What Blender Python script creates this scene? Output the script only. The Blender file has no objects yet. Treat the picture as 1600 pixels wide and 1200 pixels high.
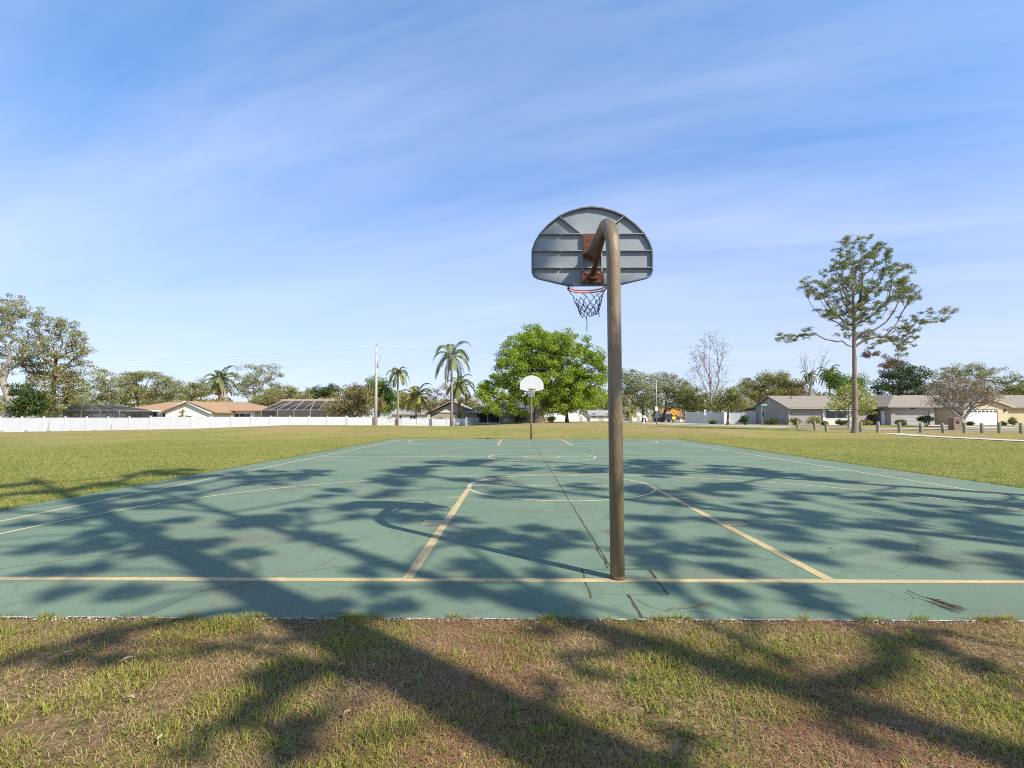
import bpy, math, random
import numpy as np
from mathutils import Vector, Matrix

R = math.radians
scn = bpy.context.scene
COL = scn.collection

# ------------------------------------------------------------------ camera, sky, sun, exposure
CAM = Vector((-0.85, 0.0, 1.37))
PITCH, YAW, FPX = R(3.68), R(0.58), 790.0
cd = bpy.data.cameras.new("camera"); cam = bpy.data.objects.new("camera", cd); COL.objects.link(cam)
cam.location = CAM; cam.rotation_euler = (R(90) + PITCH, 0, YAW)
cd.sensor_width = 36; cd.lens = FPX / 1600 * 36; cd.clip_start = 0.05; cd.clip_end = 4000
scn.camera = cam
RM = cam.rotation_euler.to_matrix()

SUN_EL, SUN_AZ = R(42), R(129.5)
TO_SUN = Vector((math.sin(SUN_AZ) * math.cos(SUN_EL), math.cos(SUN_AZ) * math.cos(SUN_EL), math.sin(SUN_EL)))
sd = bpy.data.lights.new("sun", 'SUN'); sd.energy = 5.0; sd.angle = R(0.55); sd.color = (1.0, 0.93, 0.8)
sun = bpy.data.objects.new("sun", sd); COL.objects.link(sun)
sun.location = (20, -20, 40); sun.rotation_euler = (-TO_SUN).to_track_quat('-Z', 'Y').to_euler()

w = bpy.data.worlds.new("World"); scn.world = w; w.use_nodes = True
nt = w.node_tree; N = nt.nodes; L = nt.links; N.clear()
def nn(kind, **kw):
    n = N.new(kind)
    for k, v in kw.items(): setattr(n, k, v)
    return n
out = nn('ShaderNodeOutputWorld'); bg = nn('ShaderNodeBackground'); sky = nn('ShaderNodeTexSky')
sky.sky_type = 'NISHITA'; sky.sun_disc = False; sky.sun_elevation = SUN_EL; sky.sun_rotation = SUN_AZ
sky.air_density = 1.0; sky.dust_density = 0.5; sky.ozone_density = 2.2; sky.altitude = 0
bg.inputs[1].default_value = 0.12
tc = nn('ShaderNodeTexCoord'); sep = nn('ShaderNodeSeparateXYZ'); L.new(tc.outputs['Generated'], sep.inputs[0])
zz = nn('ShaderNodeMath', operation='MAXIMUM'); L.new(sep.outputs[2], zz.inputs[0]); zz.inputs[1].default_value = 0.03
za = nn('ShaderNodeMath', operation='ADD'); L.new(zz.outputs[0], za.inputs[0]); za.inputs[1].default_value = 0.16
dv = nn('ShaderNodeVectorMath', operation='DIVIDE'); L.new(tc.outputs['Generated'], dv.inputs[0]); L.new(za.outputs[0], dv.inputs[1])
mp = nn('ShaderNodeMapping', vector_type='TEXTURE'); mp.inputs['Rotation'].default_value = (0, 0, R(-20)); mp.inputs['Scale'].default_value = (2.3, 0.62, 4.0); mp.inputs['Location'].default_value = (2.2, 5.1, 0)
L.new(dv.outputs[0], mp.inputs[0])
cn = nn('ShaderNodeTexNoise'); cn.inputs['Scale'].default_value = 1.15; cn.inputs['Detail'].default_value = 8; cn.inputs['Roughness'].default_value = 0.55; cn.inputs['Distortion'].default_value = 0.35
L.new(mp.outputs[0], cn.inputs['Vector'])
cr = nn('ShaderNodeMapRange'); cr.inputs['From Min'].default_value = 0.27; cr.inputs['From Max'].default_value = 0.85; cr.inputs['To Max'].default_value = 0.6
# fine fibres drawn out along the same wind
mp2 = nn('ShaderNodeMapping', vector_type='TEXTURE'); mp2.inputs['Rotation'].default_value = (0, 0, R(-24)); mp2.inputs['Scale'].default_value = (1.4, 0.2, 4.0); L.new(dv.outputs[0], mp2.inputs[0])
cf = nn('ShaderNodeTexNoise'); cf.inputs['Scale'].default_value = 1.6; cf.inputs['Detail'].default_value = 9; cf.inputs['Roughness'].default_value = 0.66; cf.inputs['Distortion'].default_value = 0.6; L.new(mp2.outputs[0], cf.inputs['Vector'])
cmx = nn('ShaderNodeMath', operation='MULTIPLY_ADD'); L.new(cf.outputs[0], cmx.inputs[0]); cmx.inputs[1].default_value = 0.16; L.new(cn.outputs[0], cmx.inputs[2])
csub = nn('ShaderNodeMath', operation='SUBTRACT'); L.new(cmx.outputs[0], csub.inputs[0]); csub.inputs[1].default_value = 0.08
L.new(csub.outputs[0], cr.inputs[0])
# milky air low over the horizon
hz = nn('ShaderNodeMapRange', interpolation_type='SMOOTHSTEP'); hz.inputs['From Min'].default_value = -0.02; hz.inputs['From Max'].default_value = 0.56
hz.inputs['To Min'].default_value = 0.62; hz.inputs['To Max'].default_value = 0.0; L.new(sep.outputs[2], hz.inputs[0])
tint = nn('ShaderNodeMix', data_type='RGBA', blend_type='MULTIPLY'); tint.inputs[0].default_value = 1.0
tz = nn('ShaderNodeMapRange'); tz.inputs['From Min'].default_value = 0.12; tz.inputs['From Max'].default_value = 0.66; L.new(sep.outputs[2], tz.inputs[0])
tcx = nn('ShaderNodeMix', data_type='RGBA'); L.new(tz.outputs[0], tcx.inputs[0]); tcx.inputs[6].default_value = (0.74, 0.93, 1.3, 1); tcx.inputs[7].default_value = (0.62, 1.24, 1.66, 1)
L.new(sky.outputs[0], tint.inputs[6]); L.new(tcx.outputs[2], tint.inputs[7])
m1 = nn('ShaderNodeMix', data_type='RGBA'); L.new(hz.outputs[0], m1.inputs[0]); L.new(tint.outputs[2], m1.inputs[6]); m1.inputs[7].default_value = (4.5, 4.6, 5.9, 1)
m2 = nn('ShaderNodeMix', data_type='RGBA'); L.new(cr.outputs[0], m2.inputs[0]); L.new(m1.outputs[2], m2.inputs[6]); m2.inputs[7].default_value = (4.9, 5.5, 6.6, 1)
# the unclouded zenith is deeper than the band of sky the photograph shows
zn = nn('ShaderNodeMapRange', interpolation_type='SMOOTHSTEP'); zn.inputs['From Min'].default_value = 0.70; zn.inputs['From Max'].default_value = 0.96; zn.inputs['To Min'].default_value = 1.0; zn.inputs['To Max'].default_value = 0.35; L.new(sep.outputs[2], zn.inputs[0])
m3 = nn('ShaderNodeMix', data_type='RGBA', blend_type='MULTIPLY'); m3.inputs[0].default_value = 1.0; L.new(m2.outputs[2], m3.inputs[6]); L.new(zn.outputs[0], m3.inputs[7])
L.new(m3.outputs[2], bg.inputs[0]); L.new(bg.outputs[0], out.inputs[0])

scn.view_settings.view_transform = 'Standard'; scn.view_settings.look = 'None'
scn.view_settings.exposure = 0.5; scn.view_settings.gamma = 1.0
scn.cycles.use_denoising = False; scn.cycles.filter_width = 1.05; scn.cycles.sample_clamp_indirect = 4.0
scn.cycles.max_bounces = 6; scn.cycles.transparent_max_bounces = 12

# ------------------------------------------------------------------ helpers
def at(px, py, D):
    """the world point at depth D along the court that the photo shows at (px, py)"""
    d = RM @ Vector(((px - 800) / FPX, (600 - py) / FPX, -1.0))
    return CAM + d * (D / d.y)
def X(px, D): return at(px, 652, D).x
def Z(py, D, px=808): return at(px, py, D).z

def material(name, c1, c2=None, scale=3.0, rough=0.8, bump=0.0, bscale=40.0, detail=5.0, lo=0.35, hi=0.65, c3=None, s3=12.0, spec=0.3, metal=0.0, stretch=None):
    m = bpy.data.materials.new(name); m.use_nodes = True
    t = m.node_tree; n = t.nodes; l = t.links; p = n['Principled BSDF']
    p.inputs['Roughness'].default_value = rough; p.inputs['Specular IOR Level'].default_value = spec; p.inputs['Metallic'].default_value = metal
    p.inputs['Base Color'].default_value = (*c1, 1)
    tcn = n.new('ShaderNodeTexCoord'); vec = tcn.outputs['Object']
    if stretch:
        mpn = n.new('ShaderNodeMapping'); mpn.inputs['Scale'].default_value = stretch; l.new(vec, mpn.inputs[0]); vec = mpn.outputs[0]
    src = None
    if c2:
        a = n.new('ShaderNodeTexNoise'); a.inputs['Scale'].default_value = scale; a.inputs['Detail'].default_value = detail; l.new(vec, a.inputs['Vector'])
        r = n.new('ShaderNodeMapRange'); r.inputs[1].default_value = lo; r.inputs[2].default_value = hi; l.new(a.outputs[0], r.inputs[0])
        mx = n.new('ShaderNodeMix'); mx.data_type = 'RGBA'; l.new(r.outputs[0], mx.inputs[0]); mx.inputs[6].default_value = (*c1, 1); mx.inputs[7].default_value = (*c2, 1)
        src = mx.outputs[2]
        if c3:
            a = n.new('ShaderNodeTexNoise'); a.inputs['Scale'].default_value = s3; a.inputs['Detail'].default_value = 4; l.new(vec, a.inputs['Vector'])
            r = n.new('ShaderNodeMapRange'); r.inputs[1].default_value = 0.56; r.inputs[2].default_value = 0.7; l.new(a.outputs[0], r.inputs[0])
            my = n.new('ShaderNodeMix'); my.data_type = 'RGBA'; l.new(r.outputs[0], my.inputs[0]); l.new(src, my.inputs[6]); my.inputs[7].default_value = (*c3, 1)
            src = my.outputs[2]
        l.new(src, p.inputs['Base Color'])
    if bump:
        b = n.new('ShaderNodeTexNoise'); b.inputs['Scale'].default_value = bscale; b.inputs['Detail'].default_value = 4; l.new(vec, b.inputs['Vector'])
        bn = n.new('ShaderNodeBump'); bn.inputs['Strength'].default_value = bump; bn.inputs['Distance'].default_value = 0.02; l.new(b.outputs[0], bn.inputs['Height']); l.new(bn.outputs[0], p.inputs['Normal'])
    return m

def leaf_material(name, cols, trans=0.35, rough=0.6, nscale=0.35):
    """each leaf its own colour along a ramp, plus broad drifts of it through the plant"""
    m = bpy.data.materials.new(name); m.use_nodes = True
    t = m.node_tree; n = t.nodes; l = t.links; n.clear()
    g = n.new('ShaderNodeNewGeometry'); a = n.new('ShaderNodeTexNoise'); a.inputs['Scale'].default_value = nscale; a.inputs['Detail'].default_value = 3
    l.new(g.outputs['Position'], a.inputs['Vector'])
    ad = n.new('ShaderNodeMath'); ad.operation = 'MULTIPLY_ADD'; l.new(a.outputs[0], ad.inputs[0]); ad.inputs[1].default_value = 1.1
    sc_ = n.new('ShaderNodeMath'); sc_.operation = 'MULTIPLY_ADD'; l.new(g.outputs['Random Per Island'], sc_.inputs[0]); sc_.inputs[1].default_value = 0.6; sc_.inputs[2].default_value = -0.32
    l.new(sc_.outputs[0], ad.inputs[2])
    rp = n.new('ShaderNodeValToRGB'); e = rp.color_ramp.elements
    while len(e) < len(cols): e.new(0.5)
    for i, c in enumerate(cols): e[i].position = i / (len(cols) - 1); e[i].color = (*c, 1)
    l.new(ad.outputs[0], rp.inputs[0])
    d = n.new('ShaderNodeBsdfPrincipled'); d.inputs['Roughness'].default_value = rough; d.inputs['Specular IOR Level'].default_value = 0.25; l.new(rp.outputs[0], d.inputs['Base Color'])
    tr = n.new('ShaderNodeBsdfTranslucent'); l.new(rp.outputs[0], tr.inputs[0])
    mx = n.new('ShaderNodeMixShader'); mx.inputs[0].default_value = trans; l.new(d.outputs[0], mx.inputs[1]); l.new(tr.outputs[0], mx.inputs[2])
    o = n.new('ShaderNodeOutputMaterial'); l.new(mx.outputs[0], o.inputs[0])
    return m

def link(name, mesh, mat, parent=None, smooth=False):
    if mat is not None and not mesh.materials: mesh.materials.append(mat)
    o = bpy.data.objects.new(name, mesh); COL.objects.link(o)
    if parent is not None: o.parent = parent
    if smooth: mesh.polygons.foreach_set('use_smooth', np.ones(len(mesh.polygons), dtype=bool))
    return o
def np_mesh(name, verts, faces):
    """faces: (n, k) index array, all with k corners"""
    me = bpy.data.meshes.new(name); k = faces.shape[1]
    me.vertices.add(len(verts)); me.vertices.foreach_set('co', np.ascontiguousarray(verts, dtype=np.float32).ravel())
    me.loops.add(faces.size); me.loops.foreach_set('vertex_index', faces.astype(np.int32).ravel())
    me.polygons.add(len(faces)); me.polygons.foreach_set('loop_start', np.arange(0, faces.size, k, dtype=np.int32))
    try: me.polygons.foreach_set('loop_total', np.full(len(faces), k, dtype=np.int32))
    except Exception: pass
    me.update(calc_edges=True)
    return me

class MB:
    def __init__(s): s.v = []; s.f = []
    def add(s, vs, fs):
        b = len(s.v); s.v += [tuple(v) for v in vs]; s.f += [tuple(b + i for i in f) for f in fs]; return s
    def box(s, x0, x1, y0, y1, z0, z1):
        return s.add([(x0,y0,z0),(x1,y0,z0),(x1,y1,z0),(x0,y1,z0),(x0,y0,z1),(x1,y0,z1),(x1,y1,z1),(x0,y1,z1)],
                     [(0,3,2,1),(4,5,6,7),(0,1,5,4),(1,2,6,5),(2,3,7,6),(3,0,4,7)])
    def prism(s, pts, axis, a, b):
        """a polygon in the plane across AXIS, drawn out from a to b"""
        def p3(u, v, t): return (t, u, v) if axis == 'x' else (u, t, v) if axis == 'y' else (u, v, t)
        n = len(pts)
        vs = [p3(u, v, a) for u, v in pts] + [p3(u, v, b) for u, v in pts]
        return s.add(vs, [tuple(range(n))[::-1], tuple(range(n, 2*n))] + [(i, (i+1) % n, n + (i+1) % n, n + i) for i in range(n)])
    def tube(s, path, rad, n=8, cap=True):
        path = [Vector(p) for p in path]; m = len(path)
        if not hasattr(rad, '__len__'): rad = [rad] * m
        b = len(s.v); ref = None
        for i, p in enumerate(path):
            d = (path[min(i+1, m-1)] - path[max(i-1, 0)])
            d = d.normalized() if d.length > 1e-9 else Vector((0,0,1))
            if ref is None: ref = d.orthogonal().normalized()
            u = (ref - d * ref.dot(d)); u = u.normalized() if u.length > 1e-6 else d.orthogonal().normalized(); ref = u; v = d.cross(u)
            for k in range(n):
                a = 2*math.pi*k/n; s.v.append(tuple(p + (u*math.cos(a) + v*math.sin(a)) * rad[i]))
        for i in range(m-1):
            for k in range(n):
                s.f.append((b+i*n+k, b+i*n+(k+1)%n, b+(i+1)*n+(k+1)%n, b+(i+1)*n+k))
        if cap: s.f.append(tuple(b+k for k in range(n))[::-1]); s.f.append(tuple(b+(m-1)*n+k for k in range(n)))
        return s
    def strip(s, path, wid, z, closed=False, wob=0.0, rng=None):
        """a flat painted band following PATH on the ground"""
        P = [np.array(p[:2], float) for p in path]; n = len(P); b = len(s.v)
        for i in range(n):
            a, c = (P[(i-1) % n], P[(i+1) % n]) if closed else (P[max(i-1,0)], P[min(i+1,n-1)])
            d = c - a; d /= max(np.linalg.norm(d), 1e-9); nr = np.array((-d[1], d[0]))
            w1 = wid/2 + (rng.uniform(-wob, wob) if rng else 0); w2 = wid/2 + (rng.uniform(-wob, wob) if rng else 0)
            zz = z(P[i]) if callable(z) else z
            s.v.append((*(P[i] - nr*w1), zz)); s.v.append((*(P[i] + nr*w2), zz))
        for i in range(n if closed else n-1):
            j = (i+1) % n; s.f.append((b+2*i, b+2*j, b+2*j+1, b+2*i+1))
        return s
    def build(s, name, mat, parent=None, smooth=False, bevel=0):
        me = bpy.data.meshes.new(name); me.from_pydata(s.v, [], s.f); me.update()
        o = link(name, me, mat, parent, smooth)
        if bevel:
            bm = o.modifiers.new('bevel', 'BEVEL'); bm.width = bevel; bm.segments = 2; bm.limit_method = 'ANGLE'
        return o

def tag(o, label=None, cat=None, group=None, kind=None):
    if label: o['label'] = label
    if cat: o['category'] = cat
    if group: o['group'] = group
    if kind: o['kind'] = kind
    return o
def thing(name, label, cat, loc, rz=0.0, group=None):
    o = bpy.data.objects.new(name, None); COL.objects.link(o); o.empty_display_size = 0.2
    o.location = loc; o.rotation_euler = (0, 0, rz)
    return tag(o, label, cat, group)
KIDS = {}
def copy_thing(o, loc, rz=0.0, scale=1.0, label=None, group=None):
    r = o.copy(); COL.objects.link(r); r.location = loc; r.rotation_euler = (0, 0, rz); r.scale = (scale,)*3 if not hasattr(scale, '__len__') else scale
    if label: r['label'] = label
    if group: r['group'] = group
    def rec(a, b):
        for ch in [c for c in COL.objects if c.parent == a]:
            c = ch.copy(); COL.objects.link(c); c.parent = b; rec(ch, c)
    rec(o, r)
    return r

# ------------------------------------------------------------------ the ground's shape
_px = np.array([-900, 0, 300, 450, 600, 750, 850, 1000, 1100, 1300, 1600, 2600], float)
_rows = {0: np.zeros(12), 31: np.zeros(12),
  45: np.array([-.1,-.05,.29,.62,.60,.50,.46,.42,.30,.06,0,0]),
  60: np.array([-.5,-.5,-.4,-.2,.0,.2,.44,.40,.28,.14,.1,.1]),
  75: np.array([-.6,-.6,-.6,-.5,-.5,.0,.42,.38,.26,.22,.24,.24]),
  110: np.array([-.6,-.6,-.6,-.5,-.5,.0,.35,.3,.2,.22,.24,.24]),
  5000: np.zeros(12)}
_D = np.array(sorted(_rows)); _T = np.array([_rows[d] for d in _D])
def gz(x, y):
    x = np.asarray(x, float); y = np.asarray(y, float); yy = np.clip(y, 0, 4900)
    px = 808 + (x + 0.85) / np.maximum(yy, 4.0) * FPX
    i = np.clip(np.searchsorted(_D, yy, side='right') - 1, 0, len(_D) - 2); t = (yy - _D[i]) / (_D[i+1] - _D[i]); t = t*t*(3-2*t)
    j = np.clip(np.searchsorted(_px, px, side='right') - 1, 0, len(_px) - 2); u = np.clip((px - _px[j]) / (_px[j+1] - _px[j]), 0, 1)
    a = _T[i, j]*(1-u) + _T[i, j+1]*u; b = _T[i+1, j]*(1-u) + _T[i+1, j+1]*u
    return a*(1-t) + b*t - 0.018
def g1(x, y): return float(gz(x, y))

# ------------------------------------------------------------------ materials
def lawn_material():
    m = bpy.data.materials.new("lawn"); m.use_nodes = True
    t = m.node_tree; n = t.nodes; l = t.links; p = n['Principled BSDF']; p.inputs['Roughness'].default_value = 0.95; p.inputs['Specular IOR Level'].default_value = 0.05
    g = n.new('ShaderNodeNewGeometry'); pos = g.outputs['Position']
    def noise(s, d=4, r=0.55, st=None):
        v = pos
        if st:
            k = n.new('ShaderNodeMapping'); k.inputs['Scale'].default_value = st; l.new(pos, k.inputs[0]); v = k.outputs[0]
        a = n.new('ShaderNodeTexNoise'); a.inputs['Scale'].default_value = s; a.inputs['Detail'].default_value = d; a.inputs['Roughness'].default_value = r; l.new(v, a.inputs['Vector']); return a.outputs[0]
    def ramp(x, lo, hi, a=0.0, b=1.0):
        r = n.new('ShaderNodeMapRange'); r.inputs[1].default_value = lo; r.inputs[2].default_value = hi; r.inputs[3].default_value = a; r.inputs[4].default_value = b; l.new(x, r.inputs[0]); return r.outputs[0]
    def mix(f, a, b, bt='MIX'):
        k = n.new('ShaderNodeMix'); k.data_type = 'RGBA'; k.blend_type = bt
        if isinstance(f, float): k.inputs[0].default_value = f
        else: l.new(f, k.inputs[0])
        for s, c in ((6, a), (7, b)):
            if isinstance(c, tuple): k.inputs[s].default_value = (*c, 1)
            else: l.new(c, k.inputs[s])
        return k.outputs[2]
    def mul(a, b):
        k = n.new('ShaderNodeMath'); k.operation = 'MULTIPLY'; l.new(a, k.inputs[0]); l.new(b, k.inputs[1]); return k.outputs[0]
    c = mix(ramp(noise(0.22, 6, 0.65), 0.38, 0.62), (0.15, 0.21, 0.034), (0.31, 0.29, 0.07))
    c = mix(ramp(noise(1.9, 6, 0.75), 0.46, 0.66), c, (0.36, 0.29, 0.12))
    c = mix(ramp(noise(6.0, 5, 0.8), 0.5, 0.62), c, (0.12, 0.155, 0.028))
    c = mix(ramp(noise(8.0, 5, 0.7), 0.46, 0.68), c, (0.34, 0.295, 0.11))
    # dry brown turf: drifts across the far part of the field
    sp = n.new('ShaderNodeSeparateXYZ'); l.new(pos, sp.inputs[0])
    far = ramp(sp.outputs[1], 22, 40, 0.0, 1.0)
    br = mul(ramp(noise(0.10, 6, 0.7, (0.7, 1.4, 1)), 0.43, 0.60), far)
    c = mix(br, c, mix(ramp(noise(5, 5, 0.8), 0.35, 0.65), (0.27, 0.17, 0.085), (0.44, 0.31, 0.17)))
    br2 = ramp(noise(0.8, 6, 0.6), 0.6, 0.72)
    c = mix(mul(br2, ramp(noise(9, 3), 0.3, 0.6)), c, (0.29, 0.21, 0.11))
    # thatch and pine straw at the near end, under the pines
    near = ramp(sp.outputs[1], 3.3, 4.6, 1.0, 0.0)
    th = mix(ramp(noise(22, 6, 0.75), 0.35, 0.68), (0.10, 0.062, 0.032), (0.44, 0.32, 0.17))
    th = mix(ramp(noise(2.2, 4), 0.46, 0.66), th, (0.29, 0.18, 0.09))
    th = mix(mul(ramp(noise(3.4, 4), 0.5, 0.62), ramp(noise(60, 3), 0.4, 0.6)), th, (0.13, 0.15, 0.03))
    c = mix(near, c, th)
    c = mix(1.0, c, mix(ramp(noise(45, 3, 0.7), 0.25, 0.75), (0.5, 0.52, 0.5), (1.45, 1.42, 1.4)), 'MULTIPLY')
    l.new(c, p.inputs['Base Color'])
    b = n.new('ShaderNodeBump'); b.inputs['Strength'].default_value = 0.9; b.inputs['Distance'].default_value = 0.05; l.new(noise(30, 5, 0.7), b.inputs['Height']); l.new(b.outputs[0], p.inputs['Normal'])
    return m

def court_material():
    m = bpy.data.materials.new("court_paint"); m.use_nodes = True
    t = m.node_tree; n = t.nodes; l = t.links; p = n['Principled BSDF']; p.inputs['Roughness'].default_value = 0.85; p.inputs['Specular IOR Level'].default_value = 0.25
    g = n.new('ShaderNodeNewGeometry'); pos = g.outputs['Position']
    def noise(s, d=4, r=0.55, st=None):
        v = pos
        if st:
            k = n.new('ShaderNodeMapping'); k.inputs['Scale'].default_value = st; l.new(pos, k.inputs[0]); v = k.outputs[0]
        a = n.new('ShaderNodeTexNoise'); a.inputs['Scale'].default_value = s; a.inputs['Detail'].default_value = d; a.inputs['Roughness'].default_value = r; l.new(v, a.inputs['Vector']); return a.outputs[0]
    def ramp(x, lo, hi, a=0.0, b=1.0):
        r = n.new('ShaderNodeMapRange'); r.inputs[1].default_value = lo; r.inputs[2].default_value = hi; r.inputs[3].default_value = a; r.inputs[4].default_value = b; l.new(x, r.inputs[0]); return r.outputs[0]
    def mix(f, a, b, bt='MIX'):
        k = n.new('ShaderNodeMix'); k.data_type = 'RGBA'; k.blend_type = bt
        if isinstance(f, float): k.inputs[0].default_value = f
        else: l.new(f, k.inputs[0])
        for s, c in ((6, a), (7, b)):
            if isinstance(c, tuple): k.inputs[s].default_value = (*c, 1)
            else: l.new(c, k.inputs[s])
        return k.outputs[2]
    c = mix(ramp(noise(0.45, 5), 0.35, 0.65), (0.128, 0.190, 0.132), (0.168, 0.230, 0.156))
    c = mix(ramp(noise(0.9, 7, 0.7, (1, 0.6, 1)), 0.5, 0.72, 0, 0.5), c, (0.185, 0.215, 0.15))            # faded by the sun
    c = mix(ramp(noise(0.42, 7, 0.68, (1, 1.5, 1)), 0.52, 0.70, 0, 0.75), c, (0.165, 0.148, 0.105))       # tannin stains
    pud = noise(0.33, 4, 0.6); ring = n.new('ShaderNodeMath'); ring.operation = 'PINGPONG'; ring.inputs[1].default_value = 0.06; l.new(pud, ring.inputs[0])
    c = mix(ramp(ring.outputs[0], 0.0, 0.012, 0.35, 0.0), c, (0.10, 0.125, 0.095))                       # dried puddle rims
    c = mix(ramp(noise(4.5, 7, 0.75), 0.52, 0.72, 0, 0.5), c, (0.092, 0.14, 0.10))
    c = mix(ramp(noise(11, 7, 0.8), 0.64, 0.72, 0, 0.75), c, (0.25, 0.28, 0.21))                         # worn specks
    c = mix(ramp(noise(3.2, 8, 0.8, (0.25, 2.2, 1)), 0.66, 0.74, 0, 0.5), c, (0.27, 0.29, 0.23))         # scuffs
    c = mix(1.0, c, mix(ramp(noise(75, 4, 0.85), 0.3, 0.7), (0.74, 0.74, 0.74), (1.22, 1.22, 1.22)), 'MULTIPLY')
    l.new(c, p.inputs['Base Color'])
    b = n.new('ShaderNodeBump'); b.inputs['Strength'].default_value = 0.35; b.inputs['Distance'].default_value = 0.004; l.new(noise(220, 3, 0.7), b.inputs['Height']); l.new(b.outputs[0], p.inputs['Normal'])
    return m

M = {}
M['lawn'] = lawn_material(); M['court'] = court_material()
M['line_wide'] = material('wide_line_paint', (0.54, 0.41, 0.20), (0.43, 0.34, 0.18), 5, 0.8, 0.2, 200, c3=(0.27, 0.28, 0.18), s3=17)
M['line_thin'] = material('thin_line_paint', (0.55, 0.48, 0.29), (0.46, 0.42, 0.27), 5, 0.8, 0.2, 200, c3=(0.26, 0.29, 0.19), s3=15)
M['joint'] = material('joint_dirt', (0.04, 0.042, 0.03), (0.10, 0.08, 0.052), 9, 0.95, 0.5, 60, c3=(0.05, 0.07, 0.02), s3=5)
M['moss'] = material('moss', (0.035, 0.06, 0.012), (0.06, 0.055, 0.03), 20, 0.95, 0.8, 90)
M['edge'] = material('broken_concrete', (0.62, 0.60, 0.55), (0.30, 0.27, 0.22), 35, 0.9, 0.6, 60, lo=0.42, hi=0.58)
M['concrete'] = material('pale_concrete', (0.55, 0.52, 0.46), (0.46, 0.44, 0.39), 3, 0.9, 0.2, 40)
M['asphalt'] = material('old_asphalt', (0.36, 0.35, 0.33), (0.42, 0.41, 0.385), 4, 0.9, 0.3, 60)
M['pole'] = material('brown_pole_paint', (0.17, 0.125, 0.075), (0.25, 0.19, 0.12), 3, 0.5, 0.25, 50, c3=(0.11, 0.06, 0.032), s3=7, stretch=(1, 1, 0.35), spec=0.4)
M['rust'] = material('rusty_steel', (0.10, 0.04, 0.025), (0.17, 0.066, 0.036), 14, 0.85, 0.3, 80, c3=(0.06, 0.03, 0.02), s3=25)
M['foot'] = material('rust_stained_foot', (0.075, 0.055, 0.04), (0.14, 0.075, 0.045), 30, 0.9, 0.4, 90)
M['rim'] = material('orange_rim', (0.50, 0.13, 0.05), (0.38, 0.10, 0.04), 20, 0.6, 0.1, 80)
M['board'] = material('grey_board_paint', (0.27, 0.30, 0.315), (0.225, 0.255, 0.27), 3, 0.5, 0.06, 30, spec=0.4)
M['board_edge'] = material('dark_board_flange', (0.14, 0.165, 0.18), (0.11, 0.13, 0.145), 8, 0.6, spec=0.4)
M['white_board'] = material('white_board_paint', (0.62, 0.62, 0.60), (0.55, 0.55, 0.53), 4, 0.5)
M['net_dark'] = material('dark_net_cord', (0.08, 0.105, 0.13), (0.14, 0.165, 0.19), 30, 0.9)
M['net_pale'] = material('pale_net_cord', (0.60, 0.60, 0.56), (0.45, 0.45, 0.42), 30, 0.9)
M['bolt'] = material('bolt_steel', (0.20, 0.20, 0.19), None, rough=0.5, metal=0.6)
M['vinyl'] = material('white_vinyl', (0.56, 0.57, 0.58), (0.52, 0.535, 0.545), 0.8, 0.5, 0.05, 20)
M['wood_post'] = material('weathered_wood', (0.34, 0.31, 0.22), (0.22, 0.20, 0.14), 9, 0.95, 0.5, 30, stretch=(1, 1, 0.25))
M['wood_top'] = material('post_end_grain', (0.5, 0.44, 0.32), (0.4, 0.34, 0.24), 14, 0.95)
M['pole_grey'] = material('grey_concrete_pole', (0.46, 0.42, 0.36), (0.38, 0.35, 0.30), 2, 0.9, 0.2, 30)
M['wire'] = material('cable', (0.22, 0.23, 0.24), None, rough=0.7)
M['roof_tan'] = material('tan_shingles', (0.40, 0.255, 0.15), (0.31, 0.20, 0.12), 5, 0.95, 0.5, 12)
M['roof_grey'] = material('grey_brown_shingles', (0.29, 0.245, 0.20), (0.23, 0.195, 0.165), 6, 0.95, 0.5, 12)
M['roof_pale'] = material('pale_shingles', (0.36, 0.34, 0.32), (0.29, 0.275, 0.26), 6, 0.95, 0.5, 12)
M['roof_shaded'] = material('shaded_shingles', (0.12, 0.125, 0.14), (0.09, 0.095, 0.11), 6, 0.95, 0.5, 12)  # shingles with the oak's cast shade put into their base colour
M['roof_orange'] = material('orange_brown_shingles', (0.36, 0.18, 0.085), (0.28, 0.14, 0.07), 6, 0.95, 0.5, 12)
M['grey_wall'] = material('grey_stucco', (0.36, 0.335, 0.315), (0.33, 0.31, 0.29), 2, 0.9, 0.08, 25)
M['pink_wall'] = material('dusty_pink_stucco', (0.38, 0.27, 0.24), (0.34, 0.24, 0.21), 2, 0.9, 0.08, 25)
M['cream_wall'] = material('cream_stucco', (0.58, 0.48, 0.30), (0.53, 0.44, 0.27), 2, 0.9, 0.08, 25)
M['white_wall'] = material('white_stucco', (0.72, 0.69, 0.62), (0.66, 0.63, 0.56), 2, 0.9, 0.08, 25)
M['beige_wall'] = material('beige_stucco', (0.42, 0.37, 0.28), (0.37, 0.33, 0.25), 2, 0.9, 0.08, 25)
M['trim'] = material('white_trim', (0.75, 0.74, 0.70), (0.70, 0.69, 0.65), 4, 0.6)
M['grey_trim'] = material('grey_trim_paint', (0.42, 0.41, 0.40), None, rough=0.6)
M['garage_grey'] = material('taupe_garage_paint', (0.37, 0.34, 0.31), (0.34, 0.31, 0.285), 3, 0.6)
M['garage_white'] = material('white_garage_paint', (0.80, 0.80, 0.79), (0.76, 0.76, 0.75), 3, 0.5)
M['glass'] = material('window_glass', (0.035, 0.045, 0.05), (0.06, 0.07, 0.075), 1.5, 0.08, spec=0.6)
M['cage_frame'] = material('bronze_cage_frame', (0.075, 0.065, 0.055), None, rough=0.5)
M['brick'] = material('brown_brick', (0.30, 0.20, 0.155), (0.22, 0.15, 0.12), 14, 0.95, 0.5, 20)
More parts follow.
